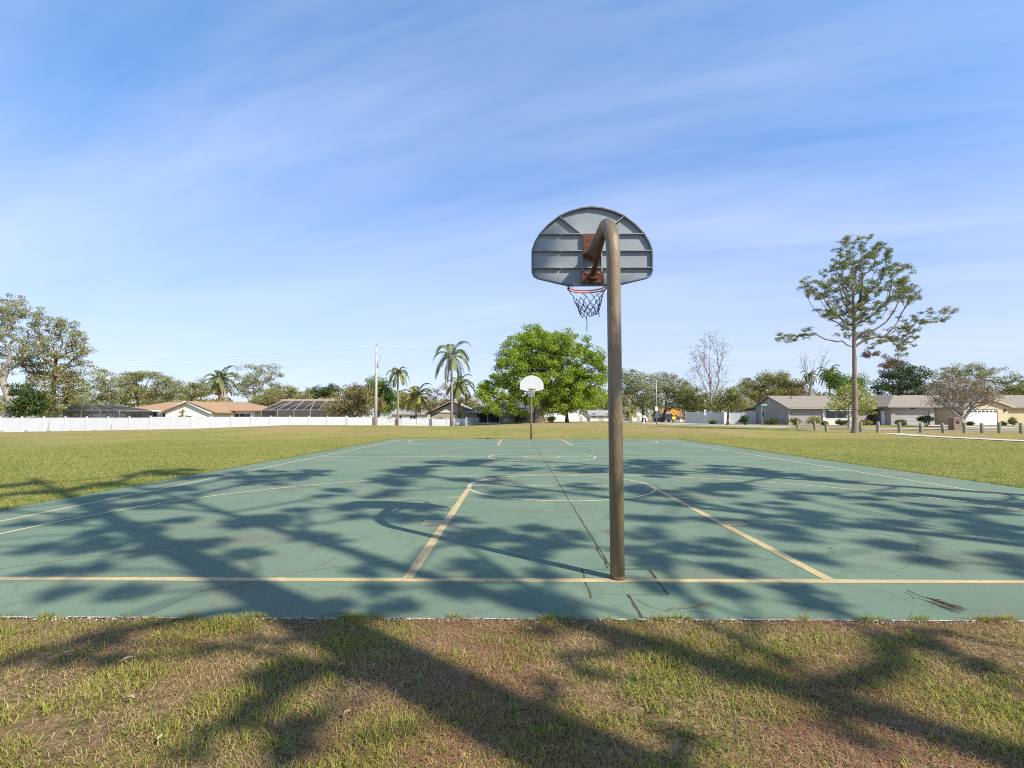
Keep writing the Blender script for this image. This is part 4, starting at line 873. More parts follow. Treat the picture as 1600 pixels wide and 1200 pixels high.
MB().box(mxg-0.28, mxg+0.28, -5.03, -4.995, EZ+0.55, EZ+0.78).build('gable_vent', M['grey_trim'], C_)
MB().tube([(gx1-0.5, -5.1, 1.9), (gx1-0.5, -5.1, 2.2)], 0.1, 8).build('wall_lamp', M['black'], C_)
MB().box(0.6, 0.66, -0.05, -0.005, 0.3, 2.1).build('pipe', M['grey_trim'], C_)
for a in (3.2, 4.0): MB().box(a, a+0.28, -0.16, -0.005, 0.9, 1.9).build('meter_box', M['grey_trim'], C_)
MB().box(-2.6, -0.05, 1.5, 1.7, -0.1, 1.75).build('side_wall', M['white_wall'], C_)
MB().box(gx1+0.5, gx1+5, -0.3, -0.02, 0, 0.7).build('planter_wall', M['cream_wall'], C_)
wing = MB(); gable_roof(wing, 24, 34, -3, 7, EZ, RZ-0.4, 'y', 0.5); wing.build('wing_roof', M['roof_grey'], C_); MB().box(24, 34, -3, 6.9, -0.3, EZ-0.01).build('wing_wall', M['cream_wall'], C_)

# tan roofed house behind the left fence
D3 = 86.0; tx = X(178, D3); tb = -0.65; T_ = thing('tan_roof_house', 'low house with tan shingle roof and white front gable behind long white fence', 'house', (tx, D3, tb))
def rel(px, D=D3): return X(px, D) - tx
eZ = Z(642, D3) - tb; rZ = Z(627.5, D3+5) - tb
wl = MB(); wl.box(rel(196), rel(398), 0, 10, -0.3, eZ); wl.box(rel(290), rel(360), -5, -0.01, -0.3, eZ-0.15); ap = rel(321); wl.prism([(rel(291), eZ-0.15), (rel(359), eZ-0.15), (ap, Z(629, D3-5) - tb)], 'y', -5.0, -4.7)
wl.build('wall', M['white_wall'], T_)
rf = MB(); hip_roof(rf, rel(190), rel(400), 0, 10, eZ+0.1, rZ, 0.8); rf.build('roof', M['roof_tan'], T_)
rf = MB(); gable_roof(rf, rel(291), rel(359), -5, 3, eZ-0.05, Z(627, D3-5) - tb - 0.1, 'y', 0.9); rf.build('gable_roof', M['roof_tan'], T_)
tr_ = MB(); k = (Z(627, D3-5) - tb - 0.1 - eZ + 0.05)/(ap - rel(291))
for s in (-1, 1):
    e = ap; st = ap + s*((ap - rel(291)) + 0.95); zt = Z(627, D3-5) - tb - 0.1; zs = zt - k*abs(st-ap); tr_.prism([(st, zs-0.12), (e, zt-0.1), (e, zt+0.18), (st, zs+0.14)], 'y', -5.42, -5.34)
tr_.build('barge_board', M['trim'], T_)
MB().box(rel(188), rel(288), -0.9, -0.82, eZ-0.12, eZ+0.12).build('fascia', M['trim'], T_)
for a, b_ in ((205, 222), (232, 246), (254, 268)): window(T_, rel(a), rel(b_), 0.6, eZ-0.35, 0.0, 'front', 1)
window(T_, rel(366), rel(392), 0.9, eZ-0.4, 0.0, 'front', 2)
window(T_, rel(322), rel(330), 1.2, 2.2, -5.0, 'front', 0)

# house behind the oak, whose shade is coloured into the main roof
D4 = 92.0; dx = X(670, D4); db = -0.2; K_ = thing('shaded_roof_house', 'grey gabled house with oak shade coloured into roof and screened porch behind the palms', 'house', (dx, D4, db))
def rk(px, D=D4): return X(px, D) - dx
eZ = Z(643, D4) - db
wl = MB(); wl.box(rk(722), rk(838), 0, 9, -0.3, eZ); wl.box(rk(672), rk(722)-0.02, 0.3, 9, -0.3, eZ-0.2); wl.prism([(rk(672), eZ-0.2), (rk(742), eZ-0.2), (rk(707), Z(628.5, D4) - db)], 'y', 0.25, 0.29); wl.build('wall', M['beige_wall'], K_)
MB().prism([(rk(674), eZ-0.18), (rk(722), eZ-0.18), (rk(722), Z(632, D4)-db), (rk(707), Z(629.5, D4) - db)], 'y', 0.15, 0.24).build('gable_panel', M['white_wall'], K_)
rf = MB(); gable_roof(rf, rk(672), rk(742), -0.4, 8, eZ-0.1, Z(627, D4) - db, 'y', 0.8); rf.build('gable_roof', M['roof_pale'], K_)
rf = MB(); hip_roof(rf, rk(735), rk(842), 0.1, 9, eZ+0.05, Z(626, D4+4) - db, 0.9); rf.build('roof', M['roof_shaded'], K_)
MB().box(rk(735)-0.8, rk(842)+0.8, -0.92, -0.84, eZ-0.16, eZ+0.04).build('fascia', M['trim'], K_)
MB().box(rk(745), rk(781), -0.12, -0.02, 0.5, eZ-0.3).build('porch_screen', M['black'], K_)
MB().box(rk(744), rk(782), -0.16, -0.01, -0.3, 0.48).build('porch_wall', M['white_wall'], K_)
for a in (744, 762, 781): MB().box(rk(a)-0.1, rk(a)+0.1, -0.2, -0.13, 0.48, eZ-0.25).build('porch_post', M['grey_trim'], K_)
window(K_, rk(793), rk(802), 0.9, 2.1, 0.0, 'front', 0); window(K_, rk(712), rk(720), 0.9, 2.0, 0.29, 'front', 0)
MB().box(rk(830), rk(838)-0.02, -0.1, -0.01, 0, eZ-0.3).build('wall_panel', M['white_wall'], K_)

def small_house(name, label, px0, px1, D, eave_py, ridge_py, wall, roof, axis='x', door=None, depth=8, win=()):
    x0 = X(px0, D); x1 = X(px1, D); b = g1((x0+x1)/2, D) - 0.05; t = thing(name, label, 'house', (x0, D, b)); ez = Z(eave_py, D) - b; rz = Z(ridge_py, D + (depth/2 if axis == 'x' else 0)) - b
    wl = MB().box(0, x1-x0, 0, depth, -0.3, ez)
    if axis == 'y': wl.prism([(0, ez), (x1-x0, ez), ((x1-x0)/2, rz-0.03)], 'y', 0, 0.2)
    else: wl.prism([(0, ez), (depth, ez), (depth/2, rz-0.03)], 'x', 0, 0.2)
    wl.build('wall', M[wall], t); rf = MB(); gable_roof(rf, 0, x1-x0, 0, depth, ez, rz, axis, 0.45); rf.build('roof', M[roof], t)
    for a, c in win: window(t, X(a, D)-x0, X(c, D)-x0, 0.9, 2.0, 0.0, 'front', 1)
    if door: MB().box(X(door[0], D)-x0, X(door[1], D)-x0, -0.06, -0.005, 0, min(2.1, ez-0.1)).build('door', M['garage_white' if wall != 'white_wall' else 'grey_trim'], t)
    return t
small_house('white_shed', 'small white gabled outbuilding at end of the white fence behind big oak', 904, 917, 112, 650, 644, 'white_wall', 'roof_pale', 'y', (907, 910), 6)
small_house('pale_house', 'pale house with grey roof glimpsed between big oak and near pole', 922, 960, 118, 649, 642, 'white_wall', 'roof_pale', 'x', (936, 943), 9, ((925, 931), (948, 955)))
small_house('orange_roof_house', 'house with orange brown roof behind yellow diamond sign', 1038, 1071, 108, 650, 638.5, 'grey_wall', 'roof_orange', 'x', (1062, 1066), 9, ((1045, 1052),))
small_house('white_house', 'white house half hidden behind trunks of pale oaks', 988, 1012, 120, 649, 641, 'white_wall', 'roof_pale', 'y', (996, 1000), 9, ((990, 994), (1004, 1008)))
small_house('far_grey_house', 'low grey roofed house behind the short palm and fence', 612, 668, 104, 647, 641, 'white_wall', 'roof_pale', 'x', None, 8, ((620, 628), (640, 650)))

# ------------------------------------------------------------------ screened pool enclosures
def screen_material():
    m = bpy.data.materials.new('dark_insect_screen'); m.use_nodes = True; n = m.node_tree.nodes; l = m.node_tree.links; p = n['Principled BSDF']
    p.inputs['Base Color'].default_value = (0.035, 0.035, 0.037, 1); p.inputs['Roughness'].default_value = 0.8
    t = n.new('ShaderNodeBsdfTransparent'); x = n.new('ShaderNodeMixShader'); x.inputs[0].default_value = 0.62; l.new(t.outputs[0], x.inputs[1]); l.new(p.outputs[0], x.inputs[2]); l.new(x.outputs[0], n['Material Output'].inputs[0]); return m
M['screen'] = screen_material()
def cage(label, D, px0, px1, pxa, pxb, eave_py, top_py, depth, bays, frame):
    x0 = X(px0, D); x1 = X(px1, D); b = g1((x0+x1)/2, D); t = thing('screen_enclosure', label, 'pool enclosure', (x0, D, b)); W_ = x1-x0
    ez = Z(eave_py, D) - b; tz = Z(top_py, D+3) - b; a = X(pxa, D+3)-x0; c = X(pxb, D+3)-x0; ins = 3.0
    e = [(0,0,ez),(W_,0,ez),(W_,depth,ez),(0,depth,ez)]; u = [(a,ins,tz),(c,ins,tz),(c,depth-ins,tz),(a,depth-ins,tz)]; g_ = [(p[0],p[1],0) for p in e]
    MB().add(e+u+g_, [(0,1,5,4),(1,2,6,5),(2,3,7,6),(3,0,4,7),(4,5,6,7),(8,9,1,0),(9,10,2,1),(10,11,3,2),(11,8,0,3)]).build('screen', M['screen'], t)
    fr = MB(); r = 0.045
    for P in (e, u):
        for i in range(4): fr.tube([P[i], P[(i+1) % 4]], r, 4)
    for i in range(4): fr.tube([e[i], u[i]], r, 4); fr.tube([g_[i], e[i]], r, 4)
    for i in range(1, bays):
        f = i/bays; p = Vector(e[0]).lerp(Vector(e[1]), f); q = Vector(u[0]).lerp(Vector(u[1]), f); q2 = Vector(u[3]).lerp(Vector(u[2]), f); p2 = Vector(e[3]).lerp(Vector(e[2]), f)
        fr.tube([(p.x, p.y, 0), p, q, q2, p2], r, 4); fr.tube([Vector(e[0]).lerp(Vector(e[1]), (i-0.5)/bays), q], r*0.7, 4)
    fr.build('frame', M[frame], t)
cage('small charcoal pool screen cage left of tan roofed house', 78, 97, 186, 113, 158, 641, 632.5, 9, 3, 'galv')
cage('large bronze pool screen enclosure with sloped top right of tan roofed house', 80, 408, 536, 441, 526, 640.5, 626, 10, 5, 'grey_trim')
x0 = X(445, 96); E_ = thing('tan_roof_house', 'tan roof ridge of house rising behind the large pool enclosure', 'house', (x0, 92, -0.5))
x1 = X(528, 96) - x0; MB().box(0, x1, 0, 7, -0.3, Z(634, 92)+0.5).build('wall', M['beige_wall'], E_); rf = MB(); gable_roof(rf, 0, x1, 0, 7, Z(634, 92)+0.5, Z(624, 95.5)+0.4, 'x', 0.4); rf.build('roof', M['roof_tan'], E_)

# ------------------------------------------------------------------ fences
def fence(label, pts, h, top=None, gothic=False, sec=2.4, mat='vinyl', pick=False):
    """posts with caps and solid panels along PTS; each post and each panel a part"""
    p0 = pts[0]; t = thing('vinyl_fence', label, 'fence', (p0[0], p0[1], 0))
    pm = pn = None
    for (a, b) in zip(pts[:-1], pts[1:]):
        a_, b_ = Vector((*a, 0)), Vector((*b, 0)); n = max(1, round((b_-a_).length/sec)); ln = (b_-a_).length/n; ang = math.atan2(b[1]-a[1], b[0]-a[0])
        ps = MB().box(-0.065, 0.065, -0.065, 0.065, -0.6, h+0.07); ps.add([(-.08,-.08,h+.07),(.08,-.08,h+.07),(.08,.08,h+.07),(-.08,.08,h+.07),(-.08,-.08,h+.1),(.08,-.08,h+.1),(.08,.08,h+.1),(-.08,.08,h+.1),(0,0,h+.17)], [(0,3,2,1),(0,1,5,4),(1,2,6,5),(2,3,7,6),(3,0,4,7),(4,5,8),(5,6,8),(6,7,8),(7,4,8)])
        q = MB(); q.box(0.066, ln-0.066, -0.025, 0.025, h-0.13, h); q.box(0.066, ln-0.066, -0.025, 0.025, -0.5, 0.12)
        k = max(6, int(ln/0.2)); st = (ln-0.132)/k
        for i in range(k):
            if pick: q.box(0.066+i*st+0.02, 0.066+(i+1)*st-0.02, -0.012, 0.012, 0.13, h+0.1)
            else: q.box(0.066+i*st+0.0005, 0.066+(i+1)*st-0.0005, -0.011 - 0.002*(i % 2), 0.011, 0.121, h-0.131)
        po = pa = None
        for i in range(n + 1):
            c = a_.lerp(b_, i/n); gl = g1(c.x, c.y); z = (top(c.x, c.y) - h) if top else gl
            if i == 0 or po is None: po = ps.build('post', M[mat], t); cur = po
            else: cur = po.copy(); COL.objects.link(cur)
            cur.location = (c.x-p0[0], c.y-p0[1], z); cur.rotation_euler = (0, 0, ang)
            if i < n:
                if pa is None: pa = q.build('panel', M[mat], t); cu = pa
                else: cu = pa.copy(); COL.objects.link(cu)
                cu.location = (c.x-p0[0], c.y-p0[1], z); cu.rotation_euler = (0, 0, ang)
    return t
fence('long white vinyl privacy fence running along left side of field', [(X(-130, 59), 59), (X(0, 60.5), 60.5), (X(300, 63), 63), (X(541, 66), 66)], 1.83, lambda x, y: Z(652.6, y) if x < X(200, 60) else Z(651.4, y))
fence('shaded white fence return behind the utility pole', [(X(543, 66.5), 66.5), (X(586, 74), 74), (X(603, 79), 79)], 1.83, lambda x, y: Z(652.2, y))
fence('white vinyl fence with raised post caps in front of palms', [(X(604, 80), 80), (X(722, 82), 82), (X(728, 80), 80)], 1.75, lambda x, y: Z(654.2, y), sec=2.35)
fence('short run of white pickets in shade beside screened porch', [(X(730, 80.3), 80.3), (X(748, 87), 87)], 1.7, lambda x, y: Z(653.5, y), pick=True)
fence('white fence glimpsed below big oak beyond the street', [(X(866, 108), 108), (X(904, 110), 110)], 1.75)
fence('greyish white fence in shade left of small open tree', [(X(1071, 84), 84), (X(1130, 80), 80)], 1.85)
fence('sunlit white fence meeting the grey ranch house', [(X(1131, 79.5), 79.5), (X(1140, 82), 82), (X(1181, 81), 81)], 1.75)

# ------------------------------------------------------------------ bollards
def make_bollard(label, loc, group):
    t = thing('wooden_bollard', label, 'bollard', loc, 0, group); rr = random.Random(3)
    MB().tube([(0,0,-0.3), (0,0,0.1), (0,0,0.5), (0,0,0.84), (0,0,0.87)], [0.135, 0.135, 0.13, 0.128, 0.115], 14, False).build('post', M['wood_post'], t, True)
    MB().prism([(0.115*math.cos(2*math.pi*k/14), 0.115*math.sin(2*math.pi*k/14)) for k in range(14)], 'z', 0.868, 0.88).build('top', M['wood_top'], t)
    return t
RIGHT = [(1246, 52, 'shortest wooden bollard seen as low stub at far left of right hand row'), (1273, 47.5, 'second wooden bollard from left in the right hand row'), (1291, 44.6, 'third wooden bollard in right row, leaning slightly, left of pine'),
         (1344, 42.8, 'wooden bollard standing right beside the lone pine trunk'), (1371, 42.6, 'first wooden bollard right of the pine trunk bollard'), (1404.5, 42.6, 'wooden bollard before the left part of taupe garage door'),
         (1437.5, 42.6, 'wooden bollard before right corner of taupe garage'), (1473, 42.6, 'wooden bollard just left of brick mailbox pillar'), (1506, 42.6, 'wooden bollard just right of brick mailbox pillar'),
         (1533.5, 42.4, 'wooden bollard in front of white garage door middle'), (1560.5, 42.3, 'wooden bollard before right edge of white garage door'), (1594.5, 42, 'rightmost wooden bollard, at the edge of view')]
b0 = None; rb_ = random.Random(12)
for i, (px, D, lab) in enumerate(RIGHT):
    loc = (X(px, D), D, g1(X(px, D), D) - (0.1 if i == 0 else 0))
    if b0 is None: b0 = make_bollard(lab, loc, 'wooden bollards along the field edges'); o = b0
    else: o = copy_thing(b0, loc, rb_.uniform(0, 6), (1, 1, rb_.uniform(0.92, 1.06)), lab)
    o.rotation_euler = (rb_.gauss(0, 0.03), 0.10 if i == 2 else rb_.gauss(0, 0.03), o.rotation_euler[2])
ORD = ['leftmost', 'second from left', 'third from left', 'fourth from left', 'fifth from left', 'sixth from left', 'seventh from left', 'eighth and last']
for i, px in enumerate([5, 42.5, 78, 113, 148, 180, 213.5, 246]):
    D = 50 - 0.15*i; x = X(px, D)
    copy_thing(b0, (x, D, Z(672.6 - 0.28*i, D) - 0.88), i, (1, 1, 1), f'{ORD[i]} low bollard top before the long white fence')

# ------------------------------------------------------------------ poles, wires, signs, mailboxes, car
PD = 73.0; pxx = X(587, PD); pz = g1(pxx, PD); hp = Z(541, PD) - pz
U = thing('utility_pole', 'tall pale concrete utility pole at the fence corner', 'utility pole', (pxx, PD, pz))
MB().tube([(0,0,-.3), (-0.02,0,hp*.5), (-0.06,0,hp)], [0.27, 0.2, 0.11], 12).build('post', M['pole_grey'], U, True)
ins = [(-0.06, 0, hp+0.12), (0.0, -0.05, hp-1.2), (-0.1, 0.05, hp-2.3)]
for q in ins: MB().tube([q, (q[0], q[1], q[2]+0.16), (q[0], q[1], q[2]+0.3)], [0.05, 0.08, 0.05], 8).build('insulator', M['wire'], U)
MB().tube([(-0.02, -0.1, hp-2.6), (0.5, -0.12, hp-2.0), (0.62, -0.12, hp-1.3)], 0.025, 6).build('bracket', M['wire'], U)
MB().tube([(0.30, -0.1, hp-3.1), (0.30, -0.1, hp-2.5)], 0.14, 10).build('transformer', M['pole_grey'], U)
for i, (dz, lab) in enumerate(((-0.15, 'topmost thin power line crossing behind the big oak'), (-1.1, 'middle thin power line above the palms'), (-2.2, 'lowest thin power line sagging behind the trees'))):
    pts = []
    for seg0, seg1 in ((-115.0, pxx), (pxx, 90.0)):
        for k in range(16): f = k/15; pts.append((seg0 + (seg1-seg0)*f, PD + 0.15 + (f if seg0 == pxx else 1-f)*14, pz + hp + dz - 1.5*4*f*(1-f)*0.8))
    tag(MB().tube(pts, 0.008, 4).build('power_line', M['wire']), lab, 'power line', 'power lines on the utility pole')

LD = 64.0; lx = X(1026, LD); lz = g1(lx, LD); lh = Z(592, LD) - lz
S_ = thing('street_lamp', 'tall thin street lamp with short arm before pale oaks', 'street lamp', (lx, LD, lz))
MB().tube([(0,0,-.2), (0,0,lh*0.6), (0,0,lh)], [0.08, 0.065, 0.05], 10).build('pole', M['galv'], S_, True)
MB().tube([(0,0,lh-.1), (-0.5,0,lh+.02), (-0.95,0,lh+.05)], 0.03, 6).build('arm', M['galv'], S_, True)
MB().prism([(-1.35, lh+.03), (-1.25, lh+.12), (-0.95, lh+.12), (-0.9, lh+.03)], 'y', -0.12, 0.12).build('lamp_head', M['sign_white'], S_)
MB().box(-0.17, 0.17, -0.10, -0.085, 1.7, 2.25).build('sign_plate', M['sign_white'], S_)

YD = 62.0; yx = X(1053, YD); yz = g1(yx, YD); Y_ = thing('warning_sign', 'orange yellow diamond warning sign with small plate on post', 'road sign', (yx, YD, yz))
zc = Z(644.5, YD) - yz; MB().tube([(0,0,-.2), (0,0,zc+.3)], 0.03, 8).build('post', M['galv'], Y_)
hd = 0.45; MB().prism([(0, zc-hd), (hd, zc), (0, zc+hd), (-hd, zc)], 'y', -0.05, -0.035).build('sign_face', M['yellow'], Y_, bevel=0.01)
bd = MB()
for s in ((0, -1, 1, 0), (1, 0, 0, 1), (0, 1, -1, 0), (-1, 0, 0, -1)): bd.tube([(s[0]*hd*.88, -0.052, zc+s[1]*hd*.88), (s[2]*hd*.88, -0.052, zc+s[3]*hd*.88)], 0.008, 4)
bd.box(-0.02, 0.02, -0.056, -0.051, zc-.18, zc+.18); bd.box(-0.15, 0.15, -0.056, -0.0515, zc-.02, zc+.02); bd.build('symbol', M['black'], Y_)
MB().box(-0.22, 0.22, -0.05, -0.035, zc-0.84, zc-0.5).build('speed_plate', M['yellow2'], Y_)

D = 66.0; x = X(1102, D); z = g1(x, D); W_ = thing('street_sign', 'narrow white sign on thin post before grey white fence', 'road sign', (x, D, z))
MB().tube([(0,0,-.2), (0,0,Z(640, D)-z)], 0.03, 8).build('post', M['galv'], W_); MB().box(-0.14, 0.14, -0.05, -0.035, Z(649, D)-z, Z(640, D)-z).build('sign_face', M['sign_white'], W_)
D = 60.0; x = X(1190.5, D); z = g1(x, D); h = Z(634, D)-z; G_ = thing('street_name_sign', 'green street name sign with two crossed blades before grey gable', 'road sign', (x, D, z))
MB().tube([(0,0,-.2), (0,0,h)], 0.035, 8).build('post', M['galv'], G_)
MB().box(-0.05, 0.70, -0.012, 0.012, h-0.02, h+0.2).build('sign_blade', M['sign_green'], G_)
b_ = MB().box(-0.75, 0.05, -0.012, 0.012, h-0.24, h-0.05).build('sign_blade', M['sign_green'], G_); b_.rotation_euler = (0, 0, R(-50))
lt = MB()
for i in range(5): lt.box(0.1+i*0.11, 0.17+i*0.11, -0.0135, -0.0125, h+0.05, h+0.14)
lt.build('lettering', M['sign_white'], G_)
D = 70.0; x = X(1006, D); z = g1(x, D); B_ = thing('mailbox', 'white mailbox on white post at street edge under pale oaks', 'mailbox', (x, D, z))
MB().box(-0.07, 0.07, -0.07, 0.07, -.1, 0.85).build('post', M['trim'], B_); MB().prism([(-.19, .86), (.19, .86), (.19, 1.06), (.13, 1.14), (0, 1.17), (-.13, 1.14), (-.19, 1.06)], 'y', -0.3, 0.3).build('box', M['trim'], B_)
D = 51.0; x = X(1491, D); z = g1(x, D); B_ = thing('brick_mailbox', 'brown brick mailbox pillar with slanted cap between the bollards', 'mailbox', (x, D, z))
MB().box(-.36, .36, -.36, .36, -.1, 1.05).build('pillar', M['brick'], B_, bevel=0.015); MB().prism([(-.4, 1.052), (.4, 1.052), (.4, 1.12), (.1, 1.27), (-.25, 1.27), (-.4, 1.15)], 'y', -.4, .4).build('cap', M['brick'], B_)
MB().box(-.16, .16, -.375, -.362, .62, .92).build('door', M['black'], B_)
for i, (px, D, t0, t1, lean, lab) in enumerate([(75, 49, 659, 677, 0.12, 'tall thin brown stake leaning before long white fence'), (174, 50, 663.5, 672, 0.02, 'short thin stake upright before long white fence')]):
    x = X(px, D); z = Z(t1, D); hh = Z(t0, D)-z
    tag(MB().tube([(x-lean, D, z-.3), (x, D, z), (x+lean*1.6, D, z+hh)], [0.035, 0.035, 0.03], 6).build('stake', M['wood_post']), lab, 'stake')

# parked car
D = 100.0; x = X(1039, D); z = g1(x, D) + 0.03; V_ = thing('parked_car', 'dark blue grey estate car parked below pale oaks near diamond sign', 'car', (x, D, z), R(18))
prof = [(-2.25,.42),(-2.3,.75),(-2.2,1.05),(-2.0,1.62),(-1.8,1.72),(0.1,1.72),(0.45,1.62),(1.05,1.12),(2.1,0.98),(2.28,.8),(2.3,.45),(1.9,.34),(-1.9,.34)]
MB().prism([(-a, c) for a, c in prof], 'y', -0.88, 0.88).build('body', M['suv'], V_, bevel=0.05)
for s in (-1, 1):
    gl = MB()
    for w_ in ([(-1.85,1.12),(-1.72,1.55),(-1.15,1.58),(-1.15,1.12)], [(-1.05,1.12),(-1.05,1.58),(-0.25,1.58),(-0.25,1.12)], [(-0.15,1.12),(-0.15,1.58),(0.15,1.58),(0.8,1.12)]): gl.prism([(-a, c) for a, c in w_], 'y', s*0.875, s*0.892)
    gl.build('side_window', M['glass'], V_)
    for wx in (-1.4, 1.4):
        wh = MB().tube([(wx, s*0.70, .34), (wx, s*0.905, .34)], 0.34, 20).build('wheel', M['tyre'], V_); MB().tube([(wx, s*0.9, .34), (wx, s*0.915, .34)], 0.21, 16).build('rim', M['hub'], wh)
    MB().box(-2.315, -2.25, s*0.62-.14, s*0.62+.14, .68, .82).build('headlight', M['sign_white'], V_); MB().box(2.24, 2.30, s*0.7-.1, s*0.7+.1, .85, 1.15).build('tail_light', M['lamp_red'], V_)
MB().prism([(-0.50,1.56),(-1.02,1.15),(-1.06,1.17),(-0.54,1.6)], 'y', -0.74, 0.74).build('windscreen', M['glass'], V_)
MB().box(-1.5, 1.5, -0.66, -0.62, 1.74, 1.79).box(-1.5, 1.5, 0.62, 0.66, 1.74, 1.79).build('roof_rail', M['galv'], V_)

# ------------------------------------------------------------------ grass, straw, litter
def blades(rs, x, y, z, h, wd, lean, flatten=False):
    n = len(x); a = rs.uniform(0, 2*np.pi, n); b = a + rs.normal(0, 0.5, n); L_ = h*rs.uniform(0.5, 1.3, n); ln = np.clip(np.abs(rs.normal(lean, 0.35, n)), 0, 1.45)
    p0 = np.stack([x, y, z], 1); dx, dy = np.cos(b), np.sin(b); w_ = wd*rs.uniform(0.6, 1.3, n)*0.5; sx, sy = -np.sin(a)*w_, np.cos(a)*w_
    up1 = np.cos(ln*0.6); out1 = np.sin(ln*0.6); up2 = np.cos(np.minimum(ln*1.35, 1.75)); out2 = np.sin(ln*1.35)
    m = p0 + np.stack([dx*out1, dy*out1, up1], 1)*(L_*0.55)[:, None]; t = m + np.stack([dx*out2, dy*out2, up2], 1)*(L_*0.5)[:, None]
    t[:, 2] = np.maximum(t[:, 2], p0[:, 2] + 0.004)
    S = np.stack([sx, sy, np.zeros(n)], 1)
    v = np.stack([p0 - S, p0 + S, m + S*0.8, m - S*0.8, t + S*0.15, t - S*0.15], 1).reshape(-1, 3); k = np.arange(n)*6
    f = np.concatenate([np.stack([k, k+1, k+2, k+3], 1), np.stack([k+3, k+2, k+4, k+5], 1)]); return v, f
def vnoise(x, y, s, seed):
    r = np.random.RandomState(seed); o = np.zeros_like(x)
    for k in range(7):
        a = r.uniform(0, 6.28); fr = s*r.uniform(0.5, 2.0); o += np.sin((x*math.cos(a) + y*math.sin(a))*fr + r.uniform(0, 6.28))
    return o / 7**0.5
rs = np.random.RandomState(5)
def near_pts(n, y0=1.3, y1=Y0 - 0.012):
    y = rs.uniform(y0, y1, n); x = -0.85 + rs.uniform(-1, 1, n)*(y*1.06 + 1.6); return x, y
x, y = near_pts(210000); k = rs.uniform(-1.1, 1.6, len(x)) < vnoise(x, y, 4.2, 1) + 0.6*vnoise(x, y, 14, 2) - 0.05; x, y = x[k], y[k]
v, f = blades(rs, x, y, gz(x, y), 0.030 + 0.026*np.clip(vnoise(x, y, 7, 8), -0.7, 1.8), 0.0044, 0.95)
tag(link('grass', np_mesh('grass', v, f), LF['grass']), kind='stuff')
# seedling rosettes and taller tufts
tx_, ty_ = near_pts(520); n_t = 14; x = np.repeat(tx_, n_t) + rs.normal(0, 0.022, len(tx_)*n_t); y = np.minimum(np.repeat(ty_, n_t) + rs.normal(0, 0.02, len(tx_)*n_t), Y0 - 0.012)
v, f = blades(rs, x, y, gz(x, y), np.repeat(rs.uniform(0.035, 0.062, len(tx_)), n_t), 0.0055, 0.9); tag(link('grass', np_mesh('grass_tufts', v, f), LF['tuft']), kind='stuff')
x, y = near_pts(190000); k = rs.uniform(-1.6, 1.5, len(x)) < vnoise(x, y, 3.4, 3)*0.9; x, y = x[k], y[k]
v, f = blades(rs, x, y, gz(x, y) + 0.002, 0.036, 0.0027, 1.45)
tag(link('dry_grass', np_mesh('dry_grass', v, f), LF['straw']), kind='stuff')
# pine straw: lies flat, drifts against the slab edge, in patches on the turf
x, y = near_pts(90000); k = rs.uniform(0.0, 1.6, len(x)) < vnoise(x, y, 2.0, 4) + 1.2*np.exp(-(Y0 - y)/0.13); x, y = x[k], y[k]
xe = rs.uniform(CL, CR, 9000); ye = Y0 - 0.05 + rs.exponential(0.05, 9000)*rs.choice([1, -1], 9000, p=[0.42, 0.58]); ke = vnoise(xe, ye*0, 2.3, 6) > 0.1; xe, ye = xe[ke], ye[ke]
xc = rs.uniform(CL, CR, 700); yc = rs.uniform(Y0, 9.0, 700)
x = np.concatenate([x, xe, xc]); y = np.concatenate([y, ye, yc]); n = len(x); a = rs.uniform(0, np.pi, n); L_ = rs.uniform(0.04, 0.11, n); L_[-700:] *= 0.8; zz_ = np.where(y > Y0, 0.013, gz(x, y) + rs.uniform(0.004, 0.028, n))
d = np.stack([np.cos(a), np.sin(a), rs.normal(0, 0.07, n)*(y < Y0)], 1); sd_ = np.stack([-np.sin(a), np.cos(a), np.zeros(n)], 1)
v, f = quads(np.stack([x, y, zz_], 1), d*L_[:, None]*0.5, sd_*0.0011)
tag(link('pine_straw', np_mesh('pine_straw', v, f), LF['needle_litter']), kind='stuff')
# lawn blades beside the court and towards the far end
def lawn_pts(n, x0, x1, y0, y1, p=1.0):
    y = y0 + (y1-y0)*rs.uniform(0, 1, n)**(1.6*p); return rs.uniform(x0, x1, n), y
parts = [lawn_pts(90000, -22, CL-0.01, 3.4, 30), lawn_pts(60000, CR+0.01, 26, 6, 32, 0.8), lawn_pts(30000, -14, 14, Y1+0.02, 44)]
e1 = rs.uniform(3.5, Y1, 9000); e2 = rs.uniform(3.5, Y1, 9000)
parts += [(CL - np.abs(rs.normal(0, 0.05, 9000)), e1), (CR + np.abs(rs.normal(0, 0.05, 9000)), e2)]
x = np.concatenate([p[0] for p in parts]); y = np.concatenate([p[1] for p in parts])
v, f = blades(rs, x, y, gz(x, y), 0.06, 0.009, 0.7); tag(link('lawn_grass', np_mesh('lawn_grass', v, f), LF['lawn_blade']), kind='stuff')

